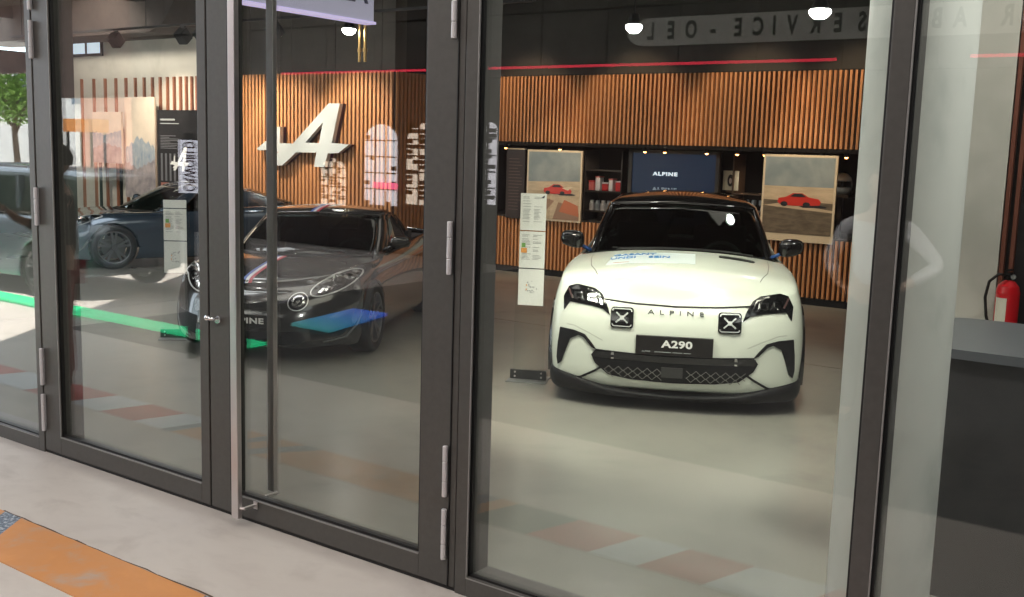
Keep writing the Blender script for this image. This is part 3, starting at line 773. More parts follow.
    ha_, _ = F.hit(0, .712); hb_, _ = F.hit(0, .762); an_ = math.atan2(hb_.y-ha_.y, .05)
    text_obj('nose_lettering', 'ALPINE', .050, Matrix.Translation((0, (ha_.y+hb_.y)/2-.009, .737)) @ Matrix.Rotation(-an_, 4, 'X'), M('badge_grey', (.06, .065, .06), .5), root, .002, spacing=2.0, bold=.0004, sx=1.42)
    # hood sticker and vent
    stk = T.poly('hood_sticker', [(-.555, .46), (.125, .46), (.125, .80), (-.50, .80)], M('sticker_film', (.66, .74, .74), .3), root, off=.003, th=.003, res=.04)
    blue = M('sticker_blue', (.03, .22, .55), .4)
    T.text('sticker_lettering', 'GASANT', -.345, .735, .085, blue, stk, off=.006, bold=.002, sx=1.0)
    T.text('sticker_lettering', 'UNDI', -.43, .63, .085, blue, stk, off=.006, bold=.002, sx=.95); T.text('sticker_lettering', 'SEIN', -.15, .62, .085, blue, stk, off=.006, bold=.002, sx=1.0)
    T.strip('sticker_line', [(-.50, .50), (-.38, .50)], .008, M('sticker_red', (.5, .2, .1), .5), stk, off=.005)
    vt = T.poly('hood_vent', [(.305, .775), (.315, .835), (.575, .845), (.585, .80), (.575, .765), (.33, .755)], blackp, root, off=.006, th=.02)
    T.strip('vent_mouth', [(.34, .79), (.55, .80)], .022, rubber, vt, off=.010)
    blu = M('mirror_blue', (.03, .09, .28), .3)
    for s in (-1, 1): mirror_cap(root, s, .905, 1.30, 1.145, glossb, blu, .205, .16, .145)
    bm = BX(((.40, 1.62, 1.352), (.47, 1.63, 1.372))); 
    return root
hb = white_hatchback()
tag(hb, 'white hatchback with black roof facing the glass, A290 on its plate', 'car')

# ---- the low coupes ----------------------------------------------------------
def coupe(paint, rootname, detail=True, stripe=True):
    root = empty(rootname)
    A = [0, .2, .4, .6, .78, .9, 1]; NF = 6
    ys = [.60, .75, .92, 1.1, 1.3, 1.7, 2.2, 2.7, 3.1, 3.4, 3.7]
    wv = lambda a, b, c, w2: [(.3, a), (.6, b), (.95, c), (1.5, w2), (2.4, w2+.01), (3.2, c+.01), (3.8, b+.02), (4.1, a)]
    lv = [dict(yf=.14, S=.42, p=2.6, w=wv(.72, .82, .86, .80), zf=.13, zs=.14, yr=4.05, Sr=.2, zr=.2),
          dict(yf=.03, S=.46, p=2.5, w=wv(.76, .86, .885, .85), zf=.18, zs=.22, yr=4.15, Sr=.3, zr=.32),
          dict(yf=.0, S=.50, p=2.4, w=wv(.77, .87, .895, .86), zf=.30, zs=.36, yr=4.18, Sr=.35, zr=.48),
          dict(yf=.02, S=.52, p=2.3, w=wv(.765, .865, .895, .875), zf=.42, zs=.52, yr=4.17, Sr=.35, zr=.62),
          dict(yf=.07, S=.52, p=2.2, w=wv(.745, .845, .885, .875), zf=[(0, .52), (1, .58)], zs=[(.5, .60), (.9, .65), (2, .66), (3.2, .70), (4, .72)], yr=4.12, Sr=.33, zr=.76),
          dict(yf=.15, S=.50, p=2.1, w=wv(.70, .80, .85, .85), zf=[(0, .585), (.5, .61), (1, .69)], zs=[(.5, .70), (.95, .77), (1.4, .765), (2, .76), (3.2, .83), (4, .86)], yr=4.06, Sr=.3, zr=.87),
          dict(yf=.24, S=.46, p=2.1, w=wv(.64, .735, .775, .79), zf=[(0, .62), (.5, .65), (1, .745)], zs=[(.6, .775), (.95, .815), (1.4, .81), (2, .82), (3.1, .90), (4, .91)], yr=4.0, Sr=.3, zr=.92)]
    G = shell_grid(lv, A, ys); bm, V = shell_bm(G)
    lid_bm(bm, V[-1], NF, 6, [(.6, -.07), (1.0, -.045), (1.3, .0), (1.7, .02)], [(.4, .8), (1.3, .9), (1.7, .9)], .42, 2.1, A)
    cuts = [arch_cut(s*.52, s*1.2, y, .315, .345) for s in (-1, 1) for y in (.92, 3.34)]
    me = subsurf_mesh(bm, 2, cuts); link('body', me, paint, root, True); bvh = bvh_of(me)
    F = Drape(bvh, (0, -2, 0), (1, 0, 0), (0, 0, 1), (0, 1, 0)); T = Drape(bvh, (0, 0, 3), (1, 0, 0), (0, 1, 0), (0, 0, -1))
    lv2 = [dict(yf=.10, S=.48, p=2.5, w=wv(.72, .82, .86, .82), zf=.085, zs=.10, yr=4.0, Sr=.2, zr=.15),
           dict(yf=-.01, S=.50, p=2.5, w=wv(.79, .89, .915, .89), zf=.10, zs=.11, yr=4.15, Sr=.3, zr=.2),
           dict(yf=-.01, S=.50, p=2.5, w=wv(.79, .89, .915, .89), zf=.125, zs=.15, yr=4.15, Sr=.3, zr=.25),
           dict(yf=.08, S=.46, p=2.5, w=wv(.74, .84, .87, .83), zf=.145, zs=.17, yr=4.05, Sr=.3, zr=.26)]
    G2 = shell_grid(lv2, A, ys); bm2, V2 = shell_bm(G2)
    cuts = [arch_cut(s*.52, s*1.2, y, .315, .342) for s in (-1, 1) for y in (.92, 3.34)]
    link('front_splitter', subsurf_mesh(bm2, 2, cuts), glossb, root, True)
    for s in (-1, 1):
        for y in (.92, 3.34): wheel(root, s*.79, y, .318, .215, s, M('alloy_grey', (.30, .31, .33), .3, .9), 5)
    AG = [0, .25, .5, .75, .92, 1]; gy = [1.7, 2.0, 2.3, 2.6, 2.9, 3.2, 3.5]
    GL = [dict(yf=1.16, S=.42, p=2.2, w=[(1.2, .74), (2, .765), (3, .70), (3.8, .50)], zf=[(0, .83), (1, .80)], zs=[(1, .80), (2.5, .82), (3.8, .90)], yr=3.86, Sr=.3, zr=.93),
          dict(yf=1.54, S=.38, p=2.2, w=[(1.5, .70), (2.2, .71), (3, .64), (3.8, .42)], zf=[(0, 1.04), (1, 1.0)], zs=[(1, .98), (2.5, 1.0), (3.8, 1.0)], yr=3.55, Sr=.3, zr=1.02),
          dict(yf=1.88, S=.30, p=2.2, w=[(1.8, .61), (2.4, .62), (3, .56), (3.6, .38)], zf=[(0, 1.20), (1, 1.165)], zs=[(1, 1.165), (2.5, 1.175), (3.8, 1.10)], yr=3.2, Sr=.25, zr=1.13),
          dict(yf=2.0, S=.26, p=2.2, w=[(1.8, .55), (2.4, .565), (3, .50), (3.6, .34)], zf=[(0, 1.23), (1, 1.20)], zs=[(1, 1.20), (2.5, 1.21), (3.8, 1.14)], yr=3.1, Sr=.22, zr=1.165)]
    GG = shell_grid(GL, AG, gy); nf = len(AG)-1
    for l, row in enumerate(GG):
        yc = row[nf].y; ye = row[nf+1+len(gy)].y
        for j in range(len(gy)):
            row[nf+1+j].y = yc+(ye-yc)*(j+1)/(len(gy)+1); row[nf+1+j].x = itp(row[nf+1+j].y, GL[l]['w'])
    def part(keep, name, mat, th=.012, lid=False, side=0):
        if side == 2: return [part(keep, name, mat, th, lid, q) for q in (-1, 1)]
        bm, V = shell_bm(GG, keep, None, side)
        if lid: lid_bm(bm, V[-1], nf, len(gy), [(1.9, .035), (2.4, .045), (3.2, .03)], [(1.9, .9), (2.4, .2), (3.2, -.3)], .24, 2.2, AG, rear=True)
        for v in [v for v in bm.verts if not v.link_faces]: bm.verts.remove(v)
        return link(name, solid(subsurf_mesh(bm, 2), th), mat, root, True)
    part(lambda k, i: k < 2 and i < nf-1, 'windscreen', tint)
    rf = part(lambda k, i: k == 2, 'roof', paint, .03, lid=True)
    part(lambda k, i: k < 2 and i in (nf-1, nf), 'front_pillar', paint, .03, side=2)
    part(lambda k, i: k < 2 and nf < i <= nf+4, 'side_window', tint, side=2)
    part(lambda k, i: k < 2 and nf+4 < i <= nf+8, 'rear_quarter', paint, .03, side=2)
    part(lambda k, i: k < 2 and i > nf+8, 'rear_window', tint)
    fab = M('coupe_cabin', (.035, .035, .038), .6)
    obj('dashboard', BX(((-.68, 1.35, .55), (.68, 1.8, .80)), bev=.05), fab, root)
    obj('cabin_floor', BX(((-.74, 1.7, .25), (.74, 3.6, .34)), ((-.78, 1.6, .3), (-.72, 3.2, .79)), ((.72, 1.6, .3), (.78, 3.2, .79)), ((-.7, 2.95, .3), (.7, 3.1, .95)), ((-.68, 3.0, .8), (.68, 3.9, .86))), fab, root)
    sm = M('seat_grey', (.12, .12, .13), .55)
    seat(root, -.35, 2.15, .28, sm); seat(root, .35, 2.15, .28, sm)
    steering(root, .35, 2.0, .76, M('wheel_leather', (.22, .225, .23), .35))
    for s in (-1, 1): mirror_cap(root, s, .93, 1.66, .945, paint, paint, .20, .14, .115)
    T.strip('cowl', [(-.66, 1.5), (-.45, 1.28), (-.2, 1.18), (0, 1.16), (.2, 1.18), (.45, 1.28), (.66, 1.5)], .10, blackp, root, off=.008, th=.02)
    for x0, x1 in ((-.5, -.02), (.05, .5)):
        bm = bmesh.new(); tube(bm, [(x1, 1.26, .868), ((x0+x1)/2, 1.32, .885), (x0, 1.44, .885)], [.010, .007, .005], 8); obj('wiper', bm, blackp, root)
    # lamps: cast along the slope of the nose
    O = Drape(bvh, (0, -1.6, 1.9), (1, 0, 0), (0, .45, .9), (0, .86, -.5))
    def on(x, z):    # (x,z) of the front view -> (u,v) of the oblique caster
        h, _ = F.hit(x, z); q = h-O.o; k = q.dot(O.d); q = q-O.d*k
        # solve in the U,V plane
        V_ = O.V-O.d*O.V.dot(O.d); return (x, q.dot(V_)/V_.dot(V_))
    O.V = (O.V-O.d*O.V.dot(O.d))
    for s in (False, True):
        el = [(.64+.165*math.cos(a)*1.0+.02*math.sin(a), .675+.085*math.sin(a)+.055*math.cos(a)) for a in [2*PI*k/26 for k in range(26)]]
        Pp = [on(*p) for p in el]
        h = O.poly('headlight', Pp, glossb, root, off=.006, th=.02, mirror=s, res=.04)
        edge = M('headlight_outline', (.75, .75, .75), .25, .4)
        O.strip('light_guide', Pp+[Pp[0]], .010, edge, h, off=.010, mirror=s)
        c = on(.655, .69)
        for r_, m_, of in ((.055, chrome, .012), (.042, glossb, .015), (.022, chrome, .018)):
            O.poly('projector', [(c[0]+r_*math.cos(a), c[1]+r_*1.1*math.sin(a)) for a in [2*PI*k/16 for k in range(16)]], m_, h, off=of, th=.006, mirror=s)
        for k in range(3):
            a = on(.53+.035*k, .60+.012*k); O.poly('reflector', [(a[0], a[1]), (a[0]+.022, a[1]+.004), (a[0]+.045, a[1]+.065), (a[0]+.02, a[1]+.06)], chrome, h, off=.010, th=.005, mirror=s)
        for r_, m_, of in ((.078, edge, .008), (.070, glossb, .012), (.050, chrome, .016), (.034, glossb, .019), (.016, chrome, .022)):
            F.poly('daytime_lamp' if r_ == .078 else 'lamp_ring', [(.40+r_*math.cos(a), .535+r_*.92*math.sin(a)) for a in [2*PI*k/20 for k in range(20)]], m_, root if r_ == .078 else h, off=of, th=.012, mirror=s)
        F.strip('side_air_edge', [(.86, .44), (.83, .32), (.76, .22), (.60, .19)], .012, M('dim_trim', (.25, .26, .26), .3, .6), root, off=.004, mirror=s)
        F.poly('side_intake', [(.50, .38), (.78, .40), (.80, .33), (.72, .24), (.52, .22)], blackp, root, off=.004, th=.02, mirror=s)
    F.poly('front_grille', [(-.44, .30), (.44, .30), (.48, .22), (.40, .175), (-.40, .175), (-.48, .22)], blackp, root, off=.006, th=.02)
    F.strip('nose_trim', [(-.3, .605), (.3, .605)], .006, M('dim_trim', (.25, .26, .26), .3, .6), root, off=.004)
    h0, _ = F.hit(0, .385); py = h0.y-.015
    pl = obj('number_plate', BX(((-.26, py, .33), (.26, py+.03, .44)), bev=.004), M('plate_black', (.010, .0085, .008), .35), root)
    text_obj('plate_lettering', 'ALPINE', .066, Matrix.Translation((0, py-.003, .385)), white_txt, pl, .0015, bold=.0022, spacing=1.1, sx=1.45)
    if stripe:
        T2 = T
        sw = .030
        ms = (M('stripe_blue', (.05, .10, .35), .35), M('stripe_white', (.7, .7, .7), .35), M('stripe_red', (.5, .04, .06), .35))
        for k, m_ in enumerate(ms):
            T.strip('hood_stripe', [(-.115+k*sw, .26), (-.105+k*sw, 1.12)], sw, m_, root, off=.003)
            rb = bvh_of(rf.data); TR = Drape(rb, (0, 0, 3), (1, 0, 0), (0, 1, 0), (0, 0, -1))
            TR.strip('roof_stripe', [(-.05+k*sw, 1.84), (-.05+k*sw, 2.5)], sw, m_, root, off=.003)
    return root
black_paint = M('deep_black_paint', (.035, .034, .033), .16, .2, .5, .8)
c1 = coupe(black_paint, 'coupe_car')
t = R(28); c1.rotation_euler = (0, 0, t); c1.location = Vector((-6.9, 5.75, 0))+Vector((math.cos(t), math.sin(t), 0))*.03
tag(c1, 'black low coupe with tricolour stripe and round lamps, ALPINE on its plate', 'car')
blue_paint = M('steel_blue_paint', (.07, .10, .14), .16, .5, .5, .8)
c2 = coupe(blue_paint, 'coupe_car', stripe=False)
t = R(-22); c2.rotation_euler = (0, 0, t); Pw = onZ(115, 269.5); c2.location = Pw-Matrix.Rotation(t, 3, 'Z') @ Vector((.88, .92, 0))
tag(c2, 'steel blue coupe parked behind the stand, in front of the mountain posters', 'car')

# ------------------------------------------------------------------ showroom furnishing
def mir(p): return Vector((p.x, 2*(FY+.03)-p.y, p.z))     # where a thing stands outside to appear at p in the glass
# emblem on the slatted wall
EP = [(528, 88), (602, 90), (548, 352), (662, 362), (592, 418), (522, 421), (498, 512), (430, 510), (446, 416), (312, 414), (220, 500), (150, 502), (176, 458), (128, 456), (196, 412), (128, 398), (62, 400), (52, 388), (112, 338), (160, 352), (182, 246), (206, 244), (204, 352), (290, 356)]
EH = [(372, 350), (490, 214), (463, 352)]
def ew2(p): q = onY(250+p[0]/6.636, 90+p[1]/6.636, LYW-.12); return (q.x, q.z)
bm = prism(bmesh.new(), [ew2(p) for p in EP], Matrix.Translation((0, LYW-.14, 0)), .07, holes=[[ew2(p) for p in EH]])
em = obj('wall_emblem', bm, M('emblem_silver', (.66, .70, .70), .38, .35))
tag(em, 'big silver slanted letter A emblem mounted on the slatted wood wall', 'emblem')
bm = prism(bmesh.new(), [ew2(p) for p in EP], Matrix.Translation((0, LYW-.068, 0)), .062, holes=[[ew2(p) for p in EH]])
for v in bm.verts: v.co.x += .0
obj('emblem_edge', bm, M('emblem_edge_plum', (.05, .012, .04), .4), em)

def flat_poly(bm, P, y, mi, th=.002):
    A = [bm.verts.new((x, y, z)) for x, z in P]; f = bm.faces.new(A); f.material_index = mi
    g = bmesh.ops.extrude_face_region(bm, geom=[f]); fs = [e for e in g['geom'] if isinstance(e, bmesh.types.BMFace)]
    for v in [e for e in g['geom'] if isinstance(e, bmesh.types.BMVert)]: v.co.y += th
    for f2 in fs: f2.material_index = mi
sky_p = noise_mat('print_sky', [(.20, .24, .25), (.33, .36, .35)], 3, (.35, .45)); sand_p = noise_mat('print_sand', [(.50, .38, .25), (.66, .50, .33)], 4, (.35, .45), stretch=(1, 1, 5))
ground_p = noise_mat('print_ground', [(.10, .075, .05), (.20, .15, .10)], 5, (.35, .45), stretch=(1, 1, 4)); road_p = M('print_road', (.34, .20, .13), .4); redcar_p = M('print_red', (.60, .035, .02), .35); border_p = M('print_border', (.72, .58, .40), .4)
darkwin_p = M('print_dark', (.02, .02, .022), .35); stripe_road = M('print_orange_road', (.55, .16, .07), .4)
PM = [border_p, sky_p, sand_p, ground_p, road_p, redcar_p, darkwin_p, stripe_road]
def poster(x0, x1, z0, z1, y, kind, label):
    t = empty('car_poster', ((x0+x1)/2, y, z0)); W = x1-x0; H = z1-z0
    obj('poster_board', BX(((-W/2, 0, 0), (W/2, .03, H)), bev=.003), border_p, t)
    bm = bmesh.new(); L_, Rr = -W/2+.03, W/2-.03
    b0 = .10 if kind == 2 else .03; top = H-.03
    def q(a, b): return (L_+(Rr-L_)*a, b0+(top-b0)*b)
    if kind == 1:
        flat_poly(bm, [q(0, .55), q(1, .58), q(1, 1), q(0, 1)], -.003, 1); flat_poly(bm, [q(0, .44), q(1, .48), q(1, .58), q(0, .55)], -.003, 2)
        flat_poly(bm, [q(0, 0), q(1, 0), q(1, .48), q(0, .44)], -.003, 2)
        flat_poly(bm, [q(0, .30), q(.1, .36), q(.92, .2), q(1, .10), q(1, 0), q(.45, 0)], -.005, 4)
        flat_poly(bm, [q(.25, 0), q(.55, .30), q(.62, .30), q(.5, 0)], -.006, 2); flat_poly(bm, [q(.62, .12), q(.72, .30), q(.98, .22), q(1, .06)], -.0065, 7)
        cx, cz, s = .58, .50, 1.
    else:
        flat_poly(bm, [q(0, .62), q(1, .62), q(1, 1), q(0, 1)], -.003, 1); flat_poly(bm, [q(0, .44), q(1, .42), q(1, .62), q(0, .62)], -.003, 2)
        flat_poly(bm, [q(0, 0), q(1, 0), q(1, .42), q(0, .44)], -.003, 3)
        flat_poly(bm, [q(.0, .36), q(.25, .40), q(1, .33), q(1, .30), q(.3, .34)], -.005, 2)
        cx, cz, s = .52, .50, 1.15
    # the red car on the print
    def c(a, b): return q(cx+a*s*.27, cz-.06+b*s*.082)
    flat_poly(bm, [c(-1, -.3), c(-.95, .25), c(-.6, .45), c(-.3, 1.0), (c(.15, 1.02)), c(.45, .5), c(.9, .3), c(1.02, -.1), c(.95, -.55), c(-.2, -.75), c(-.85, -.65)], -.008, 5)
    flat_poly(bm, [c(-.42, .5), c(-.22, .92), c(.12, .95), c(.34, .5)], -.0095, 6)
    for wx in (-.68, .36): flat_poly(bm, [c(wx+.17*math.cos(k*PI/6), -.52+.34*math.sin(k*PI/6)) for k in range(12)], -.010, 6)
    flat_poly(bm, [c(.2, -.95), c(1.25, -.85), c(1.3, -.7), c(.95, -.55), c(.0, -.78)], -.0075, 6)
    if kind == 1: flat_poly(bm, [c(.3, .4), c(1.05, .75), c(1.05, .6), c(.75, .0)], -.0097, 0)
    obj('poster_print', bm, PM, t)
    return tag(t, label, 'poster')
poster(-9.15, -8.17, .83, 1.885, BY-.035, 1, 'poster of a red car driving away on a desert road, beside the dark text panel')
poster(-5.385, -4.405, .80, 1.915, BY-.035, 2, 'poster of a parked red coupe in a dry landscape, right end of the wall')
t = empty('text_panel', (-9.34, BY-.035, .83)); obj('panel_board', BX(((-.20, 0, 0), (.145, .03, 1.05)), bev=.002), M('panel_brown', (.025, .015, .013), .5), t)
obj('panel_rail', BX(((-.20, -.01, 1.05), (.145, .03, 1.065))), border_p, t)
bm = bmesh.new()
for k in range(17): box(bm, (-.15, -.003, .9-.048*k), (-.15+random.uniform(.16, .26), .001, .912-.048*k))
obj('panel_lettering', bm, M('faint_print', (.09, .055, .05), .6), t); tag(t, 'dark brown narrow panel with small faint lines of print, on the slatted wall', 'panel')
# screen
t = empty('wall_screen', (-6.9, BY+.35, .85))
obj('screen_frame', BX(((-.72, .0, 0), (-.66, .08, 1.08)), ((.66, .0, 0), (.72, .08, 1.08)), ((-.72, 0, 1.03), (.72, .08, 1.08)), ((-.72, .04, 0), (.72, .08, 1.08)), bev=.004), M('screen_bezel', (.05, .04, .03), .5), t)
scr = M('screen_blue', (.002, .006, .018), .35, emit=(.006, .024, .070), es=.45)
obj('display', BX(((-.66, .02, .02), (.66, .038, 1.03))), scr, t)
text_obj('display_lettering', 'ALPINE', .07, Matrix.Translation((-.12, .012, .74)), M('screen_text', (.8, .85, .9), .4, emit=(.8, .9, 1), es=.9), t, .002, bold=.003, spacing=1.2, sx=1.5)
text_obj('display_lettering', 'ALPINE', .07, Matrix.Translation((-.12, .012, .52)), M('screen_text_dim', (.3, .35, .4), .4, emit=(.2, .3, .4), es=.4), t, .002, bold=.002, spacing=1.2, sx=1.5)
tag(t, 'dark blue screen showing the word ALPINE, recessed in the back wall', 'screen')
# shelves in the recess with merchandise
shelf_m = M('shelf_dark', (.03, .024, .02), .5); brownshelf = M('shelf_brown', (.10, .055, .03), .5)
SHX = onY(589, 170, BY+.65).x; t = empty('display_shelf', (SHX, BY+.55, .85))
obj('shelf_side', BX(((-.02, 0, 0), (.0, .4, 1.05)), ((.62, 0, 0), (.64, .4, 1.05))), shelf_m, t)
for z in (.12, .42, .74): obj('shelf_board', BX(((0, 0, z), (.62, .4, z+.02))), shelf_m, t)
tag(t, 'black open shelf unit with red and white goods between poster and screen', 'shelf')
cols = [M('cap_red', (.55, .04, .04), .5), M('cap_white', (.75, .7, .68), .5), M('cap_pink', (.65, .16, .14), .5), M('bottle_grey', (.35, .37, .4), .3), M('box_cream', (.6, .5, .35), .6)]
for k in range(6):
    bm = bmesh.new(); lathe(bm, [(0, 0), (.045, 0), (.045, .09), (.03, .13), (.032, .15), (0, .155)], 14, 'z', (SHX+.06+.10*k, BY+.68, .993)); bx_ = BX
    o = obj('travel_mug', bm, cols[3] if k % 2 else cols[1], smooth=False)
    tag(o, 'small steel or white mug in the row on the lowest shelf of the black unit', 'mug', 'mugs on the lowest shelf')
for k, (w, h, c) in enumerate(((.10, .13, 2), (.09, .2, 1), (.11, .11, 0), (.08, .17, 1), (.12, .14, 0))):
    x = SHX+.02+.118*k; bm = BX(((x, BY+.62, 1.292), (x+w*.9, BY+.74, 1.292+h)), bev=.01)
    o = obj('gift_box', bm, cols[c]); obj('box_lid', BX(((x-.004, BY+.616, 1.292+h), (x+w*.9+.004, BY+.744, 1.292+h+.02)), bev=.004), cols[(c+1) % 3], o)
    tag(o, ['pink gift box at the left end of the middle shelf', 'tall white gift box second from the left on the middle shelf', 'low red gift box in the middle of the shelf row', 'white gift box right of the low red box', 'red gift box at the right end of the middle shelf'][k], 'box', 'gift boxes on the middle shelf')
t = empty('glass_cabinet', (-6.05, BY+.5, .85))
obj('cabinet_side', BX(((0, 0, 0), (.02, .4, 1.05)), ((.80, 0, 0), (.82, .4, 1.05))), brownshelf, t)
for z in (.02, .26, .50): obj('shelf_board', BX(((0, 0, z), (.82, .4, z+.018))), brownshelf, t)
tag(t, 'brown open cabinet with rows of glasses right of the blue screen', 'cabinet')
for r_ in range(2):
    for k in range(7):
        bm = bmesh.new(); lathe(bm, [(0, 0), (.028, 0), (.028, .004), (.005, .01), (.005, .06), (.03, .085), (.034, .13), (.030, .15), (.028, .15), (.030, .125), (.0, .07)], 12, 'z', (-5.97+.105*k, BY+.62, .85+(.04, .28)[r_]))
        o = obj('drinking_glass', bm, M('glassware', (.45, .48, .5), .15)); tag(o, 'small stemmed glass standing on the %s board of the brown cabinet' % ('lowest', 'middle')[r_], 'glass', 'glasses on the %s board' % ('lowest', 'middle')[r_])
t = empty('framed_picture', (-5.77, BY+.53, 1.372)); P = onY(730.5, 166, BY+.5)
obj('picture_frame', BX(((-.115, 0, .03), (.115, .02, .30)), bev=.004), M('picture_white', (.72, .66, .50), .5), t); obj('picture_foot', BX(((-.05, -.02, 0), (.05, .06, .03))), brownshelf, t)
bm = bmesh.new(); flat_poly(bm, [(.045*math.cos(k*PI/8), .165+.085*math.sin(k*PI/8)) for k in range(16)], -.004, 0); flat_poly(bm, [(.02*math.cos(k*PI/8), .16+.04*math.sin(k*PI/8)) for k in range(16)], -.006, 1)
obj('picture_print', bm, [darkwin_p, M('print_pale', (.7, .6, .55), .5)], t); t.location.x = P.x; tag(t, 'small cream framed picture with a dark oval portrait on the brown cabinet', 'picture')
# helmet and folded shirt right of the second poster
bm = bmesh.new(); lathe(bm, [(0, 0), (.10, .0), (.13, .05), (.14, .13), (.12, .22), (.07, .27), (0, .285)], 24, 'z', (0, 0, 0))
P = onY(842, 178, BY+.5); t = empty('racing_helmet', (P.x, BY+.5, 1.42)); obj('helmet_shell', bm, M('helmet_white', (.5, .52, .52), .2), t, smooth=True)
bm = bmesh.new(); n = 14
va = [[bm.verts.new((.143*math.cos(PI*1.1+PI*.8*k/n), .143*math.sin(PI*1.1+PI*.8*k/n), z)) for k in range(n+1)] for z in (.10, .135, .175)]
for A_, B_ in zip(va, va[1:]):
    for k in range(n): bm.faces.new((A_[k], A_[k+1], B_[k+1], B_[k]))
obj('visor', bm, glossb, t); obj('helmet_stand', BX(((-.14, -.14, -.04), (.14, .14, 0)), ((-.03, -.03, -.57), (.03, .03, -.04))), shelf_m, t)
tag(t, 'pale racing helmet on a dark stand right of the second poster', 'helmet')
# small warm spot lamps under the upper slats
for k, (px, py) in enumerate(((645, 146.7), (665, 148.5), (707, 144), (737.6, 148), (765, 151.6), (786, 153), (823, 148), (847, 150.5), (506, 150), (560, 131))):
    P = onY(px, 147.5+(px-645)*.013, BY+.12); t = empty('recess_spot', (P.x, BY+.12, 1.95))
    bm = bmesh.new(); lathe(bm, [(0, .0), (.03, 0), (.035, -.04), (.035, -.05), (.028, -.05), (.028, -.02), (0, -.02)], 16); obj('spot_housing', bm, blackp, t)
    bm = bmesh.new(); bmesh.ops.create_uvsphere(bm, u_segments=12, v_segments=8, radius=.024)
    for v in bm.verts: v.co.z -= .045
    obj('spot_bulb', bm, bulb_e, t, smooth=True)
    tag(t, 'tiny warm glowing spot lamp under the lower edge of the upper slats', 'lamp', 'warm spot lamps in the wall recess')

# information stands
def info_stand(px, py, xw, label, rz=0, base_w=.33, sheets=3, top=1.62, first=.297, logo=True):
    P = onZ(px, py); t = empty('info_stand', (P.x, P.y, 0), R(rz))
    pm = M('stand_grey', (.20, .205, .20), .4, .4)
    obj('base_plate', BX(((-base_w/2, -.13, 0), (base_w/2, .15, .008)), bev=.003), pm, t)
    b = obj('clamp', BX(((-.15, -.012, .008), (.15, .0, .085)), ((-.15, .007, .008), (.15, .018, .085)), bev=.002), M('stand_dark', (.05, .05, .052), .4, .4), t)
    bm = bmesh.new()
    for sx in (-.11, .11):
        for z in (.03, .065): lathe(bm, [(0, -.016), (.008, -.016), (.008, -.011), (0, -.011)], 12, 'y', (sx, 0, z))
    obj('clamp_screw', bm, steel, b)
    obj('acrylic_panel', BX(((-xw/2-.025, .0005, .01), (xw/2+.025, .0065, top+.03)), bev=.001), acryl, t)
    z = top
    for k in range(sheets):
        h = first if k == 0 else .297
        s = obj('paper_sheet', BX(((-xw/2, -.004, z-h), (xw/2, -.001, z)), bev=0), paperm, t)
        bm = bmesh.new(); zz = z-.03
        if k < 2:
            while zz > z-h+.06:
                w = random.uniform(.5, .85)*xw*.42
                box(bm, (-xw/2+.02, -.0055, zz), (-xw/2+.02+w, -.004, zz+.0035))
                if random.random() < .8: box(bm, (.005, -.0055, zz), (.005+random.uniform(.4, .9)*xw*.4, -.004, zz+.0035))
                zz -= random.choice((.011, .011, .022))
            obj('sheet_print', bm, ink, s)
            if k == 1:
                obj('energy_label', BX(((-xw/2+.018, -.006, z-.13), (-xw/2+.05, -.005, z-.095))), M('label_green', (.2, .42, .12), .5), s)
                obj('energy_label', BX(((-xw/2+.014, -.006, z-.175), (-xw/2+.062, -.005, z-.135))), M('label_orange', (.80, .36, .10), .5), s)
            elif logo: obj('sheet_logo', prism(bmesh.new(), [(xw/2-.045, z-.035), (xw/2-.02, z-.015), (xw/2-.012, z-.015), (xw/2-.018, z-.035)], Matrix.Translation((0, -.006, 0)), .001), darkink, s)
        else:
            for c in range(22):
                x = random.uniform(-.045, .045); zz = z-.10-random.uniform(0, .10); box(bm, (x, -.0055, zz), (x+random.uniform(.004, .012), -.004, zz+random.uniform(.004, .011)))
            obj('sheet_print', bm, [ink], s)
            if k == 2: obj('sheet_mark', BX(((-.04, -.006, z-.14), (-.032, -.005, z-.125)), ((-.042, -.006, z-.175), (-.034, -.005, z-.16))), M('label_orange', (.80, .36, .10), .5), s)
        z -= h+.009
    return tag(t, label, 'stand')
zt1 = onY(534, 193.5, onZ(528, 380).y).z
info_stand(528, 380, .21, 'clear information stand with three sheets beside the white hatchback', 24, top=zt1)
zt2 = onY(181, 200.5, onZ(177, 338).y).z
info_stand(177, 338, .21, 'clear information stand with sheets beside the black coupe', 42, top=zt2, first=.075, logo=False, base_w=.30)

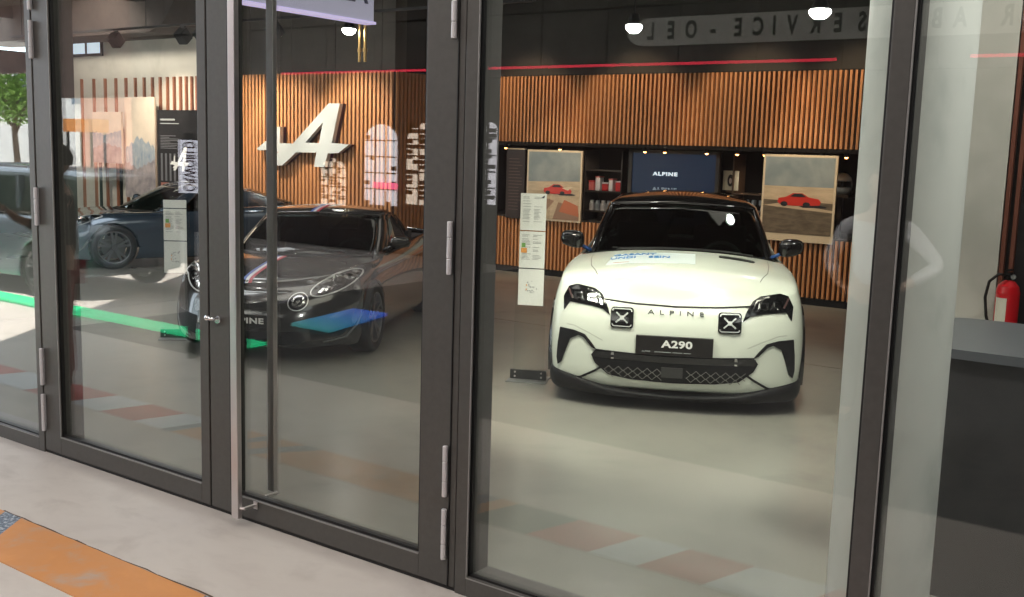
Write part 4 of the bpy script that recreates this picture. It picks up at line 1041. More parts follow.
# boards at the far left
mount_sky = noise_mat('mountain_print_sky', [(.62, .52, .42), (.74, .62, .50)], 2, (.4, .5)); mount_blue = noise_mat('mountain_print_blue', [(.16, .24, .34), (.34, .38, .42), (.55, .52, .50)], 6, (.4, .5), stretch=(2, 2, 1))
mount_grey = noise_mat('mountain_print_rock', [(.20, .18, .20), (.42, .36, .35)], 5, (.4, .5))
def board(name, px0, px1, py0, py1, Y, label, kind):
    a = onY(px0, py0, Y); b = onY(px1, py1, Y); x0, x1 = a.x, b.x; z1 = onY((px0+px1)/2, py0, Y).z; z0 = onY((px0+px1)/2, py1, Y).z
    t = empty(name, ((x0+x1)/2, Y, z0)); W, H = x1-x0, z1-z0
    obj('board', BX(((-W/2, 0, 0), (W/2, .04, H)), bev=.004), mount_sky if kind != 3 else M('board_black', (.006, .006, .007), .7, 0, .2), t)
    obj('board_foot', BX(((-W/2+.1, -.1, -z0), (-W/2+.16, .25, -z0+.03)), ((W/2-.16, -.1, -z0), (W/2-.1, .25, -z0+.03)), ((-W/2+.11, .045, -z0+.03), (-W/2+.15, .085, H*.6)), ((W/2-.15, .045, -z0+.03), (W/2-.11, .085, H*.6))), blackp, t)
    if kind in (1, 2):
        bm = bmesh.new()
        for j, (base, amp, mi) in enumerate(((.55 if kind == 2 else .60, .07, 0), (.34, .07, 1))):
            rg_ = ([.0, .25, .2, .55, .4, .8, 1.0, .7, .9, .6, .45, .65, .3, .4, .1], [.7, .5, .65, .3, .45, .2, .1, .3, .25, .5, .4, .7, .6, .8, .9])[j if kind == 2 else 1-j]
            n = len(rg_)-1; top = [(-W/2+W*k/n, H*(base-amp+2*amp*rg_[k])) for k in range(n+1)]
            for p, q in zip(top, top[1:]): flat_poly(bm, [(p[0], 0.002), (q[0], 0.002), q, p], -.004-.003*j, mi, .003)
        obj('mountain_print', bm, [mount_blue, mount_grey], t)
    else:
        obj('board_title', BX(((-W*.42, -.004, H*.88), (-W*.05, -.001, H*.90)), ((-W*.42, -.004, H*.84), (W*.05, -.001, H*.85))), ink, t)
        bm = bmesh.new()
        for k in range(9): box(bm, (-W*.42, -.004, H*(.70-.018*k)), (-W*.42+random.uniform(.2, .5)*W, -.001, H*(.70-.018*k)+.012))
        for k in range(5): box(bm, (-W*.42+.12*k, -.004, H*.18), (-W*.42+.12*k+.05, -.001, H*.50))
        obj('board_print', bm, M('board_grey_print', (.12, .12, .13), .5), t)
        obj('board_photo', BX(((-W*.42, -.006, H*.04), (-W*.05, -.002, H*.16))), M('board_red_photo', (.30, .10, .07), .5), t)
        k_ = .62/600
        E2 = [((p[0]-330)*k_*.8+.04*W, H*.44-(p[1]-300)*k_*.95) for p in EP]; H2 = [((p[0]-330)*k_*.8+.04*W, H*.44-(p[1]-300)*k_*.95) for p in EH]
        obj('board_emblem', prism(bmesh.new(), E2, Matrix.Translation((0, -.008, 0)), .006, holes=[H2]), white_txt, t)
        bm = bmesh.new()
        for k in range(6): box(bm, (W*.04, -.004, H*.30-.14*k), (W*.09, -.001, H*.30-.14*k+.07))
        obj('board_side_print', bm, ink, t)
    return tag(t, label, 'board')
board('mountain_board', 92, 122, 112, 163, 11.45, 'low pale picture board of hazy mountains left of the tall one', 1)
board('mountain_board', 124, 156, 97, 198, 11.55, 'tall pale picture board of snowy peaks beside the black board', 2)
board('advertising_board', 157, 198, 110, 197, 11.3, 'black advertising board with a white slanted A emblem', 3)

# track lights at the far left
A_ = onY(116, 37, 10.3); zt_ = A_.z+.10
t = empty('light_track', (A_.x, 10.3, zt_)); obj('track_rail', BX(((-3.2, -.018, 0), (8.2, .018, .035))), blackp, t)
bm = bmesh.new()
for x in (-2.8, .8, 4.4, 7.9): tube(bm, [(x, 0, .03), (x, 0, CEIL-zt_)], .006, 6)
obj('track_rod', bm, blackp, t); tag(t, 'black ceiling light track along the pale concrete wall', 'light track')
def track_spot(x, y, z, aim, label, grp=None, en=220):
    t = empty('track_spot', (x, y, z)); bm = bmesh.new(); tube(bm, [(0, 0, 0), (0, 0, -.07)], .012, 8); box(bm, (-.05, -.016, -.03), (.05, .016, 0))
    obj('spot_arm', bm, blackp, t)
    d = (Vector(aim)-Vector((x, y, z-.13))).normalized(); q = d.to_track_quat('Z', 'Y').to_matrix().to_4x4()
    bm = bmesh.new(); box(bm, (-.085, -.085, -.10), (.085, .085, .10), .012); bm.transform(Matrix.Translation((0, 0, -.15)) @ q)
    h = obj('spot_head', bm, blackp, t)
    bm = bmesh.new(); lathe(bm, [(0, .103), (.065, .103), (.065, .100), (0, .100)], 20); bm.transform(Matrix.Translation((0, 0, -.15)) @ q)
    obj('spot_lens', bm, M('spot_glow', (1, 1, 1), .4, emit=(1, .92, .80), es=14), h)
    l = bpy.data.lights.new('spot_light', 'SPOT'); l.energy = en; l.color = (1, .84, .66); l.spot_size = R(75); l.spot_blend = .6; l.shadow_soft_size = .07
    lo = bpy.data.objects.new('spot_light', l); COL.objects.link(lo); lo.parent = t
    lo.matrix_local = Matrix.Translation(Vector((0, 0, -.15))+d*.13) @ d.to_track_quat('-Z', 'Y').to_matrix().to_4x4()
    return tag(t, label, 'lamp', grp)
P = onY(116, 43, 10.3); track_spot(P.x, 10.3, zt_, (P.x-.4, LYW, 1.9), 'black square track spot, the left one over the low mountain board')
P = onY(183, 41, 10.3); track_spot(P.x, 10.3, zt_, (P.x-.2, LYW, 1.8), 'black square track spot, above the black advertising board')
for k, x in enumerate((-13.2, -11.6)): track_spot(x, 10.3, zt_, (x+.2, LYW, 1.7), ('black track spot aimed at the emblem from its left', 'black track spot aimed at the emblem from its right')[k], None, 260)

# ceiling downlights (the white discs)
def downlight(px, py, Y, label, e=400, r=.11, aim=None, size=120):
    P = onY(px, py, Y); t = empty('ceiling_downlight', P); rod = CEIL-P.z
    bm = bmesh.new(); lathe(bm, [(0, .14), (.045, .14), (r*.8, .05), (r*.85, .0), (0, .0)], 24)
    if rod > .15: tube(bm, [(0, 0, .13), (0, 0, rod)], .008, 8)
    obj('lamp_housing', bm, blackp, t)
    bm = bmesh.new(); lathe(bm, [(0, -.055), (r*.5, -.048), (r*.85, -.02), (r, .01), (r*.9, .03), (0, .035)], 24); obj('lamp_diffuser', bm, lamp_e, t)
    return tag(t, label, 'lamp')
downlight(634, 28, 9.6, 'round white ceiling lamp above the blue screen', r=.085)
downlight(820, 13, 9.6, 'round white ceiling lamp above the second poster, right one', r=.10)
downlight(349, 31, 11.0, 'round white ceiling lamp beside the brass pipes, left one', r=.10)
def aimed_spot(x, y, z, tx, ty, tz, e, size, col=(1, .95, .85), soft=.12, blend=.5):
    l = bpy.data.lights.new('aimed_spot_lamp', 'SPOT'); l.energy = e; l.color = col; l.spot_size = R(size); l.spot_blend = blend; l.shadow_soft_size = soft
    o = bpy.data.objects.new('aimed_spot_lamp', l); COL.objects.link(o); o.location = (x, y, z); o.rotation_euler = (Vector((tx, ty, tz))-Vector((x, y, z))).to_track_quat('-Z', 'Y').to_euler(); return o
def area(x, y, z, sx, sy, e, col=(1, .95, .86), rot=(0, 0, 0)):
    l = bpy.data.lights.new('fill_area', 'AREA'); l.shape = 'RECTANGLE'; l.size = sx; l.size_y = sy; l.energy = e; l.color = col
    o = bpy.data.objects.new('fill_area', l); COL.objects.link(o); o.location = (x, y, z); o.rotation_euler = rot; return o
for x in (SHX+.3, -5.6): aimed_spot(x, BY+.3, 1.93, x, BY+.75, 1.2, 14, 110, (1, .85, .7), .03)
# brass pipes
for k, px in enumerate((359.5, 365)):
    P = onY(px, 60, 11.2); bm = bmesh.new(); tube(bm, [(0, 0, 3.06), (0, 0, CEIL)], .022, 12)
    for z in (3.2, 3.9): lathe(bm, [(0.0, z), (.034, z), (.034, z+.05), (0, z+.05)], 12)
    o = obj('brass_pipe', bm, M('brass', (.62, .40, .16), .3, .9), smooth=False); o.location = (P.x, 11.2, 0)
    tag(o, ('slim vertical brass pipe above the emblem wall, the left of two', 'slim vertical brass pipe above the emblem wall, the right of two')[k], 'pipe')
# hanging light box
sg = empty('hanging_light_box', (-6.0, 5.3, 0)); pk = onY(285, 0, 5.3); pk2 = onY(374, 20, 6.42)
bm = bmesh.new(); zb = pk2.z
lb = M('light_box_face', (.5, .5, .6), .5, emit=(.45, .42, .62), es=.35)
obj('box_face', BX(((0, -.25, zb-.02), (.09, 1.10, CEIL-.05)), bev=.006), lb, sg); sg.location = (pk2.x-.09, 5.32, 0)
obj('box_trim', BX(((-.01, -.26, zb-.035), (.10, 1.115, zb-.015))), M('light_trim', (.6, .55, .8), .4, emit=(.6, .5, .8), es=.8), sg)
text_obj('box_lettering', 'RIA', .26, Matrix.Translation((.095, .82, zb+.20)) @ Matrix.Rotation(PI/2, 4, 'Z'), M('box_ink', (.06, .06, .12), .5), sg, .002, bold=.006)
tag(sg, 'pale lilac light box hanging from the ceiling behind the door', 'sign')
# partition, slat post and fire extinguisher at the right
PY = 9.2; xe = onY(1004, 200, PY).x
part_m = noise_mat('plaster_grey_white', [(.50, .50, .46), (.60, .59, .55)], 2, (.6, .7))
st(obj('wall_partition', BX(((xe-.62, PY, 0), (xe, PY+.3, CEIL))), part_m))
st(obj('wall_right_slats', slat_bm(xe+.015, xe+.14, 0.02, CEIL-.3, PY-.02, .07, .03), M('dark_walnut', (.16, .05, .03), .5))); st(obj('wall_right_panel', BX(((xe, PY+.04, 0), (RX1, PY+.2, CEIL))), M('panel_black', (.006, .006, .008), .6)))
P = onY(1004, 290, PY-.16); zx = onY(1004, 272, PY-.16).z
t = empty('fire_extinguisher', (P.x+.03, PY-.16, zx-.56))
redm = M('extinguisher_red', (.62, .012, .02), .25, 0, .5, .4)
bm = bmesh.new(); lathe(bm, [(0, 0), (.085, 0), (.09, .02), (.09, .40), (.08, .45), (.045, .49), (.03, .50), (0, .50)], 32); obj('cylinder_body', bm, redm, t, smooth=False)
bm = bmesh.new(); lathe(bm, [(0, .50), (.022, .50), (.022, .545), (0, .545)], 14); box(bm, (-.02, -.10, .545), (.02, .03, .56), .003); box(bm, (-.02, -.09, .575), (.02, .03, .587), .003); h = obj('valve_handle', bm, blackp, t)
bm = bmesh.new(); lathe(bm, [(0, -.035), (.02, -.035), (.02, -.02), (0, -.02)], 14, 'y', (.035, 0, .53)); obj('pressure_gauge', bm, chrome, h)
bm = bmesh.new(); tube(bm, [(-.02, -.02, .535), (-.07, -.04, .545), (-.135, -.05, .48), (-.155, -.05, .35), (-.135, -.05, .2), (-.10, -.04, .08), (-.09, -.03, .03)], .012, 10); obj('hose', bm, rubber, t, smooth=True)
bm = bmesh.new(); n = 10
A1 = [[bm.verts.new((.0915*math.sin(a), -.0915*math.cos(a), z)) for a in [R(-52+60*k/n) for k in range(n+1)]] for z in (.14, .36)]
for k in range(n): bm.faces.new((A1[0][k], A1[0][k+1], A1[1][k+1], A1[1][k]))
obj('instruction_label', bm, M('label_cream', (.75, .72, .62), .5), t)
obj('wall_bracket', BX(((-.03, .085, .25), (.03, .18, .30)), ((-.03, .085, .42), (.03, .18, .45))), blackp, t)
tag(t, 'red fire extinguisher with black hose hanging behind the dark counter', 'fire extinguisher')
# counter
CZ = 1.10; cf = onZ(960, 350, CZ); cb = onZ(960, 317, CZ)
t = empty('reception_counter', (cf.x, cf.y, 0)); cm = noise_mat('counter_dark_grey', [(.028, .027, .028), (.036, .035, .036)], 3, (.18, .28)); ct = M('counter_top_grey', (.10, .105, .115), .35)
dp = cb.y-cf.y
bm = bmesh.new()
def rbox(x0, x1, y0, y1, z0, z1, r):
    pts = []
    for cx, cy, a0_ in ((x1-r, y1-r, 0), (x0+r, y1-r, 90), (x0+r, y0+r, 180), (x1-r, y0+r, 270)):
        for k in range(9): a = R(a0_+90*k/8); pts.append((cx+r*math.cos(a), cy+r*math.sin(a)))
    lo = [bm.verts.new((p[0], p[1], z0)) for p in pts]; hi = [bm.verts.new((p[0], p[1], z1)) for p in pts]
    bm.faces.new(lo[::-1]); bm.faces.new(hi)
    for k in range(len(pts)): bm.faces.new((lo[k], lo[(k+1) % len(pts)], hi[(k+1) % len(pts)], hi[k]))
rbox(-.30, .78, .02, dp-.02, 0.0, CZ-.04, .18); obj('counter_body', bm, cm, t); bm = bmesh.new(); rbox(-.32, .80, 0, dp, CZ-.04, CZ, .19); obj('counter_top', bm, ct, t)
tag(t, 'dark grey counter with rounded corners behind the concrete pillar', 'counter')

# ------------------------------------------------------------------ outside, seen in the glass
OY = -7.0
opp = empty('wall_opposite', kind='structure')
opp_m = noise_mat('concrete_panels', [(.05, .046, .042), (.08, .073, .066)], 1.5, (.7, .85), detail=8)
brick_m = noise_mat('dark_render', [(.035, .022, .018), (.05, .032, .027)], 1.5, (.7, .85))
bm = bmesh.new(); x = -20.0; k = 0
while x < 5.5:
    w = 1.18
    for z0, z1 in ((3.02, 3.98), (4.0, 4.85)): box(bm, (x+.012, OY-.2, z0), (min(x+w, 5.5)-.012, OY, z1-.015))
    x += w
st(obj('wall_concrete_panels', bm, opp_m, opp)); st(obj('wall_backing', BX(((-20, OY-.3, 0), (5.5, OY-.2, 4.9))), M('joint_black', (.012, .012, .012), .8), opp))
# sign with letters
VY = 2*(FY+.03)-OY
def vx(px, py): return onY(px, py, VY)
sy = OY+.0
t = empty('roadside_sign', (0, OY+.06, 0)); x0 = vx(629, 33).x; x1 = .9; z0, z1 = 3.41, 3.80
pts = [(x0+.28, z0), (x1, z0), (x1, z1), (x0+.28, z1), (x0+.16, z1-.05), (x0+.05, z1-.10), (x0, z1-.16), (x0, z0+.16), (x0+.05, z0+.08), (x0+.16, z0+.02)]
obj('sign_board', prism(bmesh.new(), pts, Matrix.Translation((0, -.03, 0)), .03), M('sign_cream', (.72, .72, .67), .6), t)
lt = M('sign_letter', (.02, .035, .03), .6)
# letters: seen mirrored in the glass, so the board reads normally from the pavement
bm_all = []
for ch, px, py in (('L', 653, 32), ('E', 673, 31), ('O', 693, 29.5), ('-', 715, 29), ('E', 740, 27), ('C', 760, 25.5), ('I', 776, 24.5), ('V', 794, 23), ('R', 818, 21.5), ('E', 840, 20), ('S', 864, 18), ('I', 918, 14), ('B', 939, 13), ('A', 962, 12), ('R', 1010, 9)):
    P = vx(px, py)
    me = text_mesh(ch, .33, .004, bold=.011, sx=-.0+.66 if ch != '-' else .8)
    me.materials.clear(); me.transform(Matrix.Translation((P.x, .008, 3.605)) @ Matrix.Rotation(PI, 4, 'Z') @ Matrix.Rotation(PI/2, 4, 'X')); link('sign_letter', me, lt, t)
tag(t, 'long cream signboard reading SERVICE - OEL, reflected in the glass', 'sign')
# red light lines
red_e = M('red_neon', (.6, .02, .05), .4, emit=(1, .03, .08), es=3.0)
for k, (xa, xb, lab) in enumerate(((-15.2, vx(838, 60).x, 'long red light line on the opposite wall, seen in the glass'), (vx(972, 55).x, .6, 'short red light line right of the pillar, seen in the glass'))):
    t = empty('neon_tube', ((xa+xb)/2, OY+.08, 3.15)); L_ = (xb-xa)/2
    bm = bmesh.new(); tube(bm, [(-L_, 0, 0), (L_, 0, 0)], .020, 8); obj('glowing_tube', bm, red_e, t)
    obj('tube_rail', BX(((-L_, -.08, -.02), (L_, -.025, .02))), blackp, t); tag(t, lab, 'light')
# arched windows
win_e = M('lit_window_glow', (.8, .8, .8), .5, emit=(.95, .90, .98), es=3.2); win_w = M('lit_window_warm', (.8, .7, .6), .5, emit=(1, .80, .62), es=3.4)
holes = []
wn = 6
def arch_window(pxa, pxb, pyt, pyb, cols_=2, warm=False, patch=0):
    global wn
    a, b = vx(pxa, pyt), vx(pxb, pyt); x0_, x1_ = a.x, b.x; zt_a = a.z; zb_ = vx(pxa, pyb).z; r_ = (x1_-x0_)/2; xm = (x0_+x1_)/2
    wn += 1; e = empty('window_%d' % wn, kind='structure')
    def arch(dr): return [(x0_+dr, zb_+dr), (x1_-dr, zb_+dr)]+[(xm+(r_-dr)*math.cos(PI*k/12), zt_a-r_*.75+(r_*.75-dr)*math.sin(PI*k/12)) for k in range(13)]
    st(obj('window_glow', prism(bmesh.new(), arch(0), Matrix.Translation((0, OY+.02, 0)), .02), win_w if warm else win_e, e))
    bm = bmesh.new()
    nrow = 5; H_ = zt_a-zb_
    for k in range(1, nrow): z = zb_+H_*k/nrow; box(bm, (x0_, OY+.04, z-.012), (x1_, OY+.06, z+.012))
    for k in range(1, cols_): x = x0_+(x1_-x0_)*k/cols_; box(bm, (x-.012, OY+.04, zb_), (x+.012, OY+.06, zt_a))
    st(obj('window_bars', bm, blackp, e))
    if patch:
        bm = bmesh.new()
        for k in range(patch):
            ci, ri = random.randrange(cols_*2), random.randrange(16); w_ = (x1_-x0_)/(cols_*2); h_ = H_/16
            box(bm, (x0_+ci*w_, OY+.041, zb_+ri*h_), (x0_+(ci+1)*w_*1.0, OY+.05, zb_+(ri+.8)*h_))
        st(obj('window_dark_things', bm, brick_m, e))
    return e
arch_window(366, 398, 124, 204, 3, patch=9)
arch_window(408, 446, 123, 204, 3, warm=True, patch=70)
arch_window(322, 346, 158, 204, 3, warm=True, patch=45)
arch_window(482, 498, 122, 204, 2, patch=36)
P = vx(388, 186); t = obj('pink_neon_sign', BX(((P.x-.30, OY+.07, P.z-.05), (P.x+.28, OY+.09, P.z+.06)), bev=.02), M('pink_neon', (.9, .2, .35), .4, emit=(1, .12, .28), es=5)); tag(t, 'pink glowing sign in the middle arched window across the passage', 'sign')
st(obj('wall_lower_front', BX(((-20, OY-.2, 0), (5.5, OY, 3.0))), brick_m, opp))
# canopy over the passage
can_m = noise_mat('canopy_brown', [(.07, .045, .035), (.11, .075, .06)], 2, (.7, .8), stretch=(1, 6, 1))
bm = bmesh.new(); P4 = [(-8.7, FY+.2), (-13, -2.5), (-28.2, OY-.3), (6, OY-.3), (6, FY+.2)]
lo = [bm.verts.new((x, y, 4.9)) for x, y in P4]; hi = [bm.verts.new((x, y, 5.3)) for x, y in P4]; bm.faces.new(lo); bm.faces.new(hi[::-1])
for k in range(5): bm.faces.new((lo[k], lo[(k+1) % 5], hi[(k+1) % 5], hi[k]))
st(obj('ceiling_outside', bm, can_m)); st(obj('wall_passage_end', BX(((6, OY-.3, 0), (6.3, FY+3, 5.3))), brick_m))
st(obj('roof', BX(((-16.2, FY, CEIL+.2), (6, BY+.5, CEIL+.5)), ((RX0-.3, FY+.2, CEIL+.2), (-16, BY+.5, CEIL+.5))), conc_dark))
st(obj('trim_20', BX(((-8.3, FY+.02, CEIL+.1), (6, FY+.2, 5.2))), conc_dark))
st(obj('wall_gateway', BX(((-23.2, OY-.3, 2.75), (-20, OY, 4.9)), ((-28, OY-.3, 3.35), (-23.2, OY, 4.9)), ((-28.2, OY-.3, 0), (-27.9, OY, 4.9))), noise_mat('gateway_brown', [(.06, .028, .022), (.09, .045, .036)], 2, (.7, .8))))
# green light line on the ground and the blue-green light panel
g0 = mir(onZ(0, 297)); g1 = mir(onZ(268, 345))
t = empty('ground_light_line', ((-16+g1.x)/2, g0.y, 0)); L_ = (g1.x+16)/2
obj('light_strip', BX(((-L_, -.13, .0), (L_, .13, .03)), bev=.004), M('green_glow', (.02, .5, .2), .4, emit=(.02, .75, .30), es=2.6), t); tag(t, 'green glowing light line along the ground, reflected in the doors', 'light')
Pc = [mir(onZ(px, py)) for px, py in ((290, 326), (328, 333), (386, 316), (352, 311))]
t = empty('ground_light_panel', (0, 0, 0)); bm = bmesh.new(); lo = [bm.verts.new((p.x, p.y, 0)) for p in Pc]; hi = [bm.verts.new((p.x, p.y, .03)) for p in Pc]
bm.faces.new(lo); bm.faces.new(hi)
for k in range(4): bm.faces.new((lo[k], lo[(k+1) % 4], hi[(k+1) % 4], hi[k]))
gm = M('blue_green_glow', (.02, .2, .5), .4, emit=(.05, .3, .9), es=1.8); nt = gm.node_tree
tcn = nt.nodes.new('ShaderNodeTexCoord'); sx_ = nt.nodes.new('ShaderNodeSeparateXYZ'); mr = nt.nodes.new('ShaderNodeMapRange'); rp = nt.nodes.new('ShaderNodeValToRGB')
dv = Pc[2]-Pc[0]; vm = nt.nodes.new('ShaderNodeVectorMath'); vm.operation = 'DOT_PRODUCT'; vm.inputs[1].default_value = dv; nt.links.new(tcn.outputs['Object'], vm.inputs[0]); nt.links.new(vm.outputs['Value'], mr.inputs[0]); mr.inputs['From Min'].default_value = Pc[0].dot(dv); mr.inputs['From Max'].default_value = Pc[2].dot(dv)
nt.links.new(mr.outputs[0], rp.inputs[0]); rp.color_ramp.elements[0].color = (.12, .55, .50, 1); rp.color_ramp.elements[1].color = (.03, .08, .95, 1); nt.links.new(rp.outputs[0], nt.nodes['Principled BSDF'].inputs['Emission Color'])
obj('light_panel', bm, gm, t); tag(t, 'blue to green glowing ground panel, reflected over the black coupe', 'light')
# vertical sign seen over the black board
Y_v = 5.6; P = onY(187, 165, Y_v); Pm = mir(P)
zt3, zb3 = onY(187, 140, Y_v).z, onY(187, 193, Y_v).z; dep_ = (P-C0).dot(fw); w3 = 19*dep_/FPX
t = empty('vertical_sign', (Pm.x, Pm.y, zb3), R(-50)); obj('sign_board', BX(((-w3/2, -.04, 0), (w3/2, 0, zt3-zb3))), M('sign_pale_glow', (.6, .6, .66), .5, emit=(.5, .5, .58), es=5.5), t)  # board given a glow of its own so its reflection shows
obj('sign_post', BX(((-.04, -.08, -zb3), (.04, -.04, .5))), blackp, t)
me = text_mesh('ORWORLD', w3*.85, .002, bold=.004, spacing=1.05); me.materials.clear()
xs_ = [v.co.x for v in me.vertices]; k_ = (zt3-zb3)*.94/(max(xs_)-min(xs_)); cxm = (max(xs_)+min(xs_))/2
for v in me.vertices: v.co.x = (v.co.x-cxm)*k_
me.transform(Matrix.Translation((0, .008, (zt3-zb3)/2)) @ Matrix.Rotation(PI, 4, 'Z') @ Matrix.Rotation(PI/2, 4, 'X') @ Matrix.Rotation(PI/2, 4, 'Z'))
link('sign_lettering', me, M('sign_red_ink', (.10, .008, .012), .6), t); tag(t, 'tall pale sign reading ORWORLD in dark red letters, reflected in the left door', 'sign')

# street: pale building, tree, awning, car
bld = empty('street_building', (-46, -22, 0)); bwm = noise_mat('white_facade', [(.70, .70, .68), (.78, .78, .76)], 1, (.7, .8))
obj('facade', BX(((-14, -3, 0), (12, 0, 14))), bwm, bld)
for r_ in range(4):
    for c in range(9): obj('window', BX(((-13+2.5*c, -.05, 3.4+2.6*r_), (-11.8+2.5*c, .04, 5.0+2.6*r_))), M('window_bluegrey', (.16, .22, .28), .15), bld)
tag(bld, 'white building with rows of windows across the street, reflected in the glass', 'building')
# awning
t = empty('orange_awning', (-26.3, -10.2, 0)); obj('awning_cloth', prism(bmesh.new(), [(-.6, 2.0), (.6, 2.0), (.6, 2.35), (-.6, 2.35)], Matrix.Translation((0, 0, 0)), .6), M('awning_orange', (.75, .28, .06), .7), t)
bm = bmesh.new()
for x in (-.55, .55):
    for y in (.1, .5): tube(bm, [(x, y, 0), (x, y, 2.0)], .04, 8)
obj('awning_post', bm, blackp, t); tag(t, 'orange awning on dark posts by the street, reflected in the glass', 'awning')
t = empty('salmon_building', (-27.2, -11.2, 0)); obj('facade', BX(((-1.4, -2, 0), (1.6, 0, 3.3))), noise_mat('salmon_render', [(.62, .30, .22), (.70, .36, .27)], 1, (.7, .8)), t); obj('roof', BX(((-1.6, -2.2, 3.3), (1.8, .2, 3.5))), M('roof_brown', (.12, .05, .04), .7), t); tag(t, 'low salmon coloured building beyond the passage, reflected in the left door', 'building')
# tree
t = empty('street_tree', (-36.5, -13.6, 0)); t.scale = (.85, .85, .85); bm = bmesh.new(); tube(bm, [(0, 0, 0), (.05, 0, 1.2), (0, .05, 2.4), (.1, 0, 3.6)], [.16, .13, .11, .06], 10)
for a in range(5): tube(bm, [(0, 0, 2.2+.2*a), (math.cos(a*1.9)*.7, math.sin(a*1.9)*.7, 3.2+.2*a), (math.cos(a*1.9)*1.2, math.sin(a*1.9)*1.2, 3.7+.2*a)], [.06, .04, .02], 7)
obj('trunk', bm, M('bark', (.14, .10, .07), .8), t)
bm = bmesh.new()
for k in range(2600):
    d = Vector((random.gauss(0, 1), random.gauss(0, 1), random.gauss(0, 1))).normalized()*(random.random()**.4); c = Vector((d.x*1.7, d.y*1.7, 3.9+d.z*1.3)); a = Vector((random.uniform(-1, 1), random.uniform(-1, 1), random.uniform(-1, 1))).normalized(); b = a.orthogonal().normalized()
    bm.faces.new([bm.verts.new(c+v) for v in (a*.13, b*.06, -a*.13, -b*.06)])
obj('foliage', bm, M('leaf_green', (.16, .30, .05), .6), t); tag(t, 'green street tree reflected in the far left pane', 'tree')
# parked estate car outside
def street_car():
    root = empty('parked_car'); p = M('grey_blue_paint', (.22, .27, .32), .2, .4, .5, .7); A = [0, .3, .6, .85, 1]; NF = 4; ys = [.5, .9, 1.3, 1.9, 2.6, 3.3, 3.8, 4.2]
    wv = [(.3, .84), (.9, .93), (2, .94), (3.8, .93), (4.6, .84)]
    lv = [dict(yf=.08, S=.2, w=wv, zf=.22, zs=.24, yr=4.6, Sr=.15, zr=.3), dict(yf=0, S=.22, w=wv, zf=.4, zs=.45, yr=4.65, Sr=.2, zr=.5), dict(yf=.02, S=.22, w=wv, zf=.7, zs=.75, yr=4.62, Sr=.2, zr=.85),
          dict(yf=.12, S=.2, w=[(a, b-.04) for a, b in wv], zf=.92, zs=[(.5, .98), (1.3, 1.02), (4.5, 1.08)], yr=4.55, Sr=.2, zr=1.08)]
    G = shell_grid(lv, A, ys); bm, V = shell_bm(G); lid_bm(bm, V[-1], NF, len(ys), .05, [(.3, .9), (1.5, .3), (4, 0)], .2, 2.5, A, rear=True)
    link('body', subsurf_mesh(bm, 2, [arch_cut(s*.55, s*1.2, y, .36, .41) for s in (-1, 1) for y in (.92, 3.75)]), p, root, True)
    gy = [1.9, 2.4, 2.9, 3.5, 4.0]
    GL = [dict(yf=1.25, S=.25, w=.82, zf=1.05, zs=1.07, yr=4.55, Sr=.15, zr=1.1), dict(yf=1.75, S=.22, w=.74, zf=1.38, zs=1.38, yr=4.42, Sr=.15, zr=1.38), dict(yf=2.1, S=.2, w=.66, zf=1.62, zs=1.62, yr=4.3, Sr=.15, zr=1.6), dict(yf=2.25, S=.2, w=.58, zf=1.68, zs=1.68, yr=4.2, Sr=.15, zr=1.66)]
    GG = shell_grid(GL, A, gy)
    bm, V = shell_bm(GG, lambda k, i: k < 2)
    link('window_band', solid(subsurf_mesh(bm, 2), .02), M('car_window', (.03, .045, .04), .06), root, True)
    bm, V = shell_bm(GG, lambda k, i: k == 2); lid_bm(bm, V[-1], NF, len(gy), .04, .1, .15, 2.5, A, rear=True)
    for v in [v for v in bm.verts if not v.link_faces]: bm.verts.remove(v)
    link('roof', solid(subsurf_mesh(bm, 2), .03), p, root, True)
    for s in (-1, 1):
        for y in (.92, 3.75): wheel(root, s*.83, y, .36, .23, s, M('alloy_grey', (.30, .31, .33), .3, .9), 5)
        bm = bmesh.new(); 
        for y in (2.2, 3.15): box(bm, (s*.72, y, 1.07), (s*.80, y+.07, 1.6))
        obj('door_pillar', bm, p, root)
        obj('headlight', BX(((s*.55, .06, .72), (s*.86, .3, .84)), bev=.03), chrome, root); mirror_cap(root, s, .98, 1.75, 1.12, p, p)
    return root
sc_ = street_car(); Pw = mir(onZ(12, 288)); sc_.scale = (.9, .9, .88); sc_.rotation_euler = (0, 0, R(-96)); sc_.location = (Pw.x-2.6, Pw.y-.35, 0); tag(sc_, 'grey blue estate car parked outside, reflected in the far left pane', 'car')

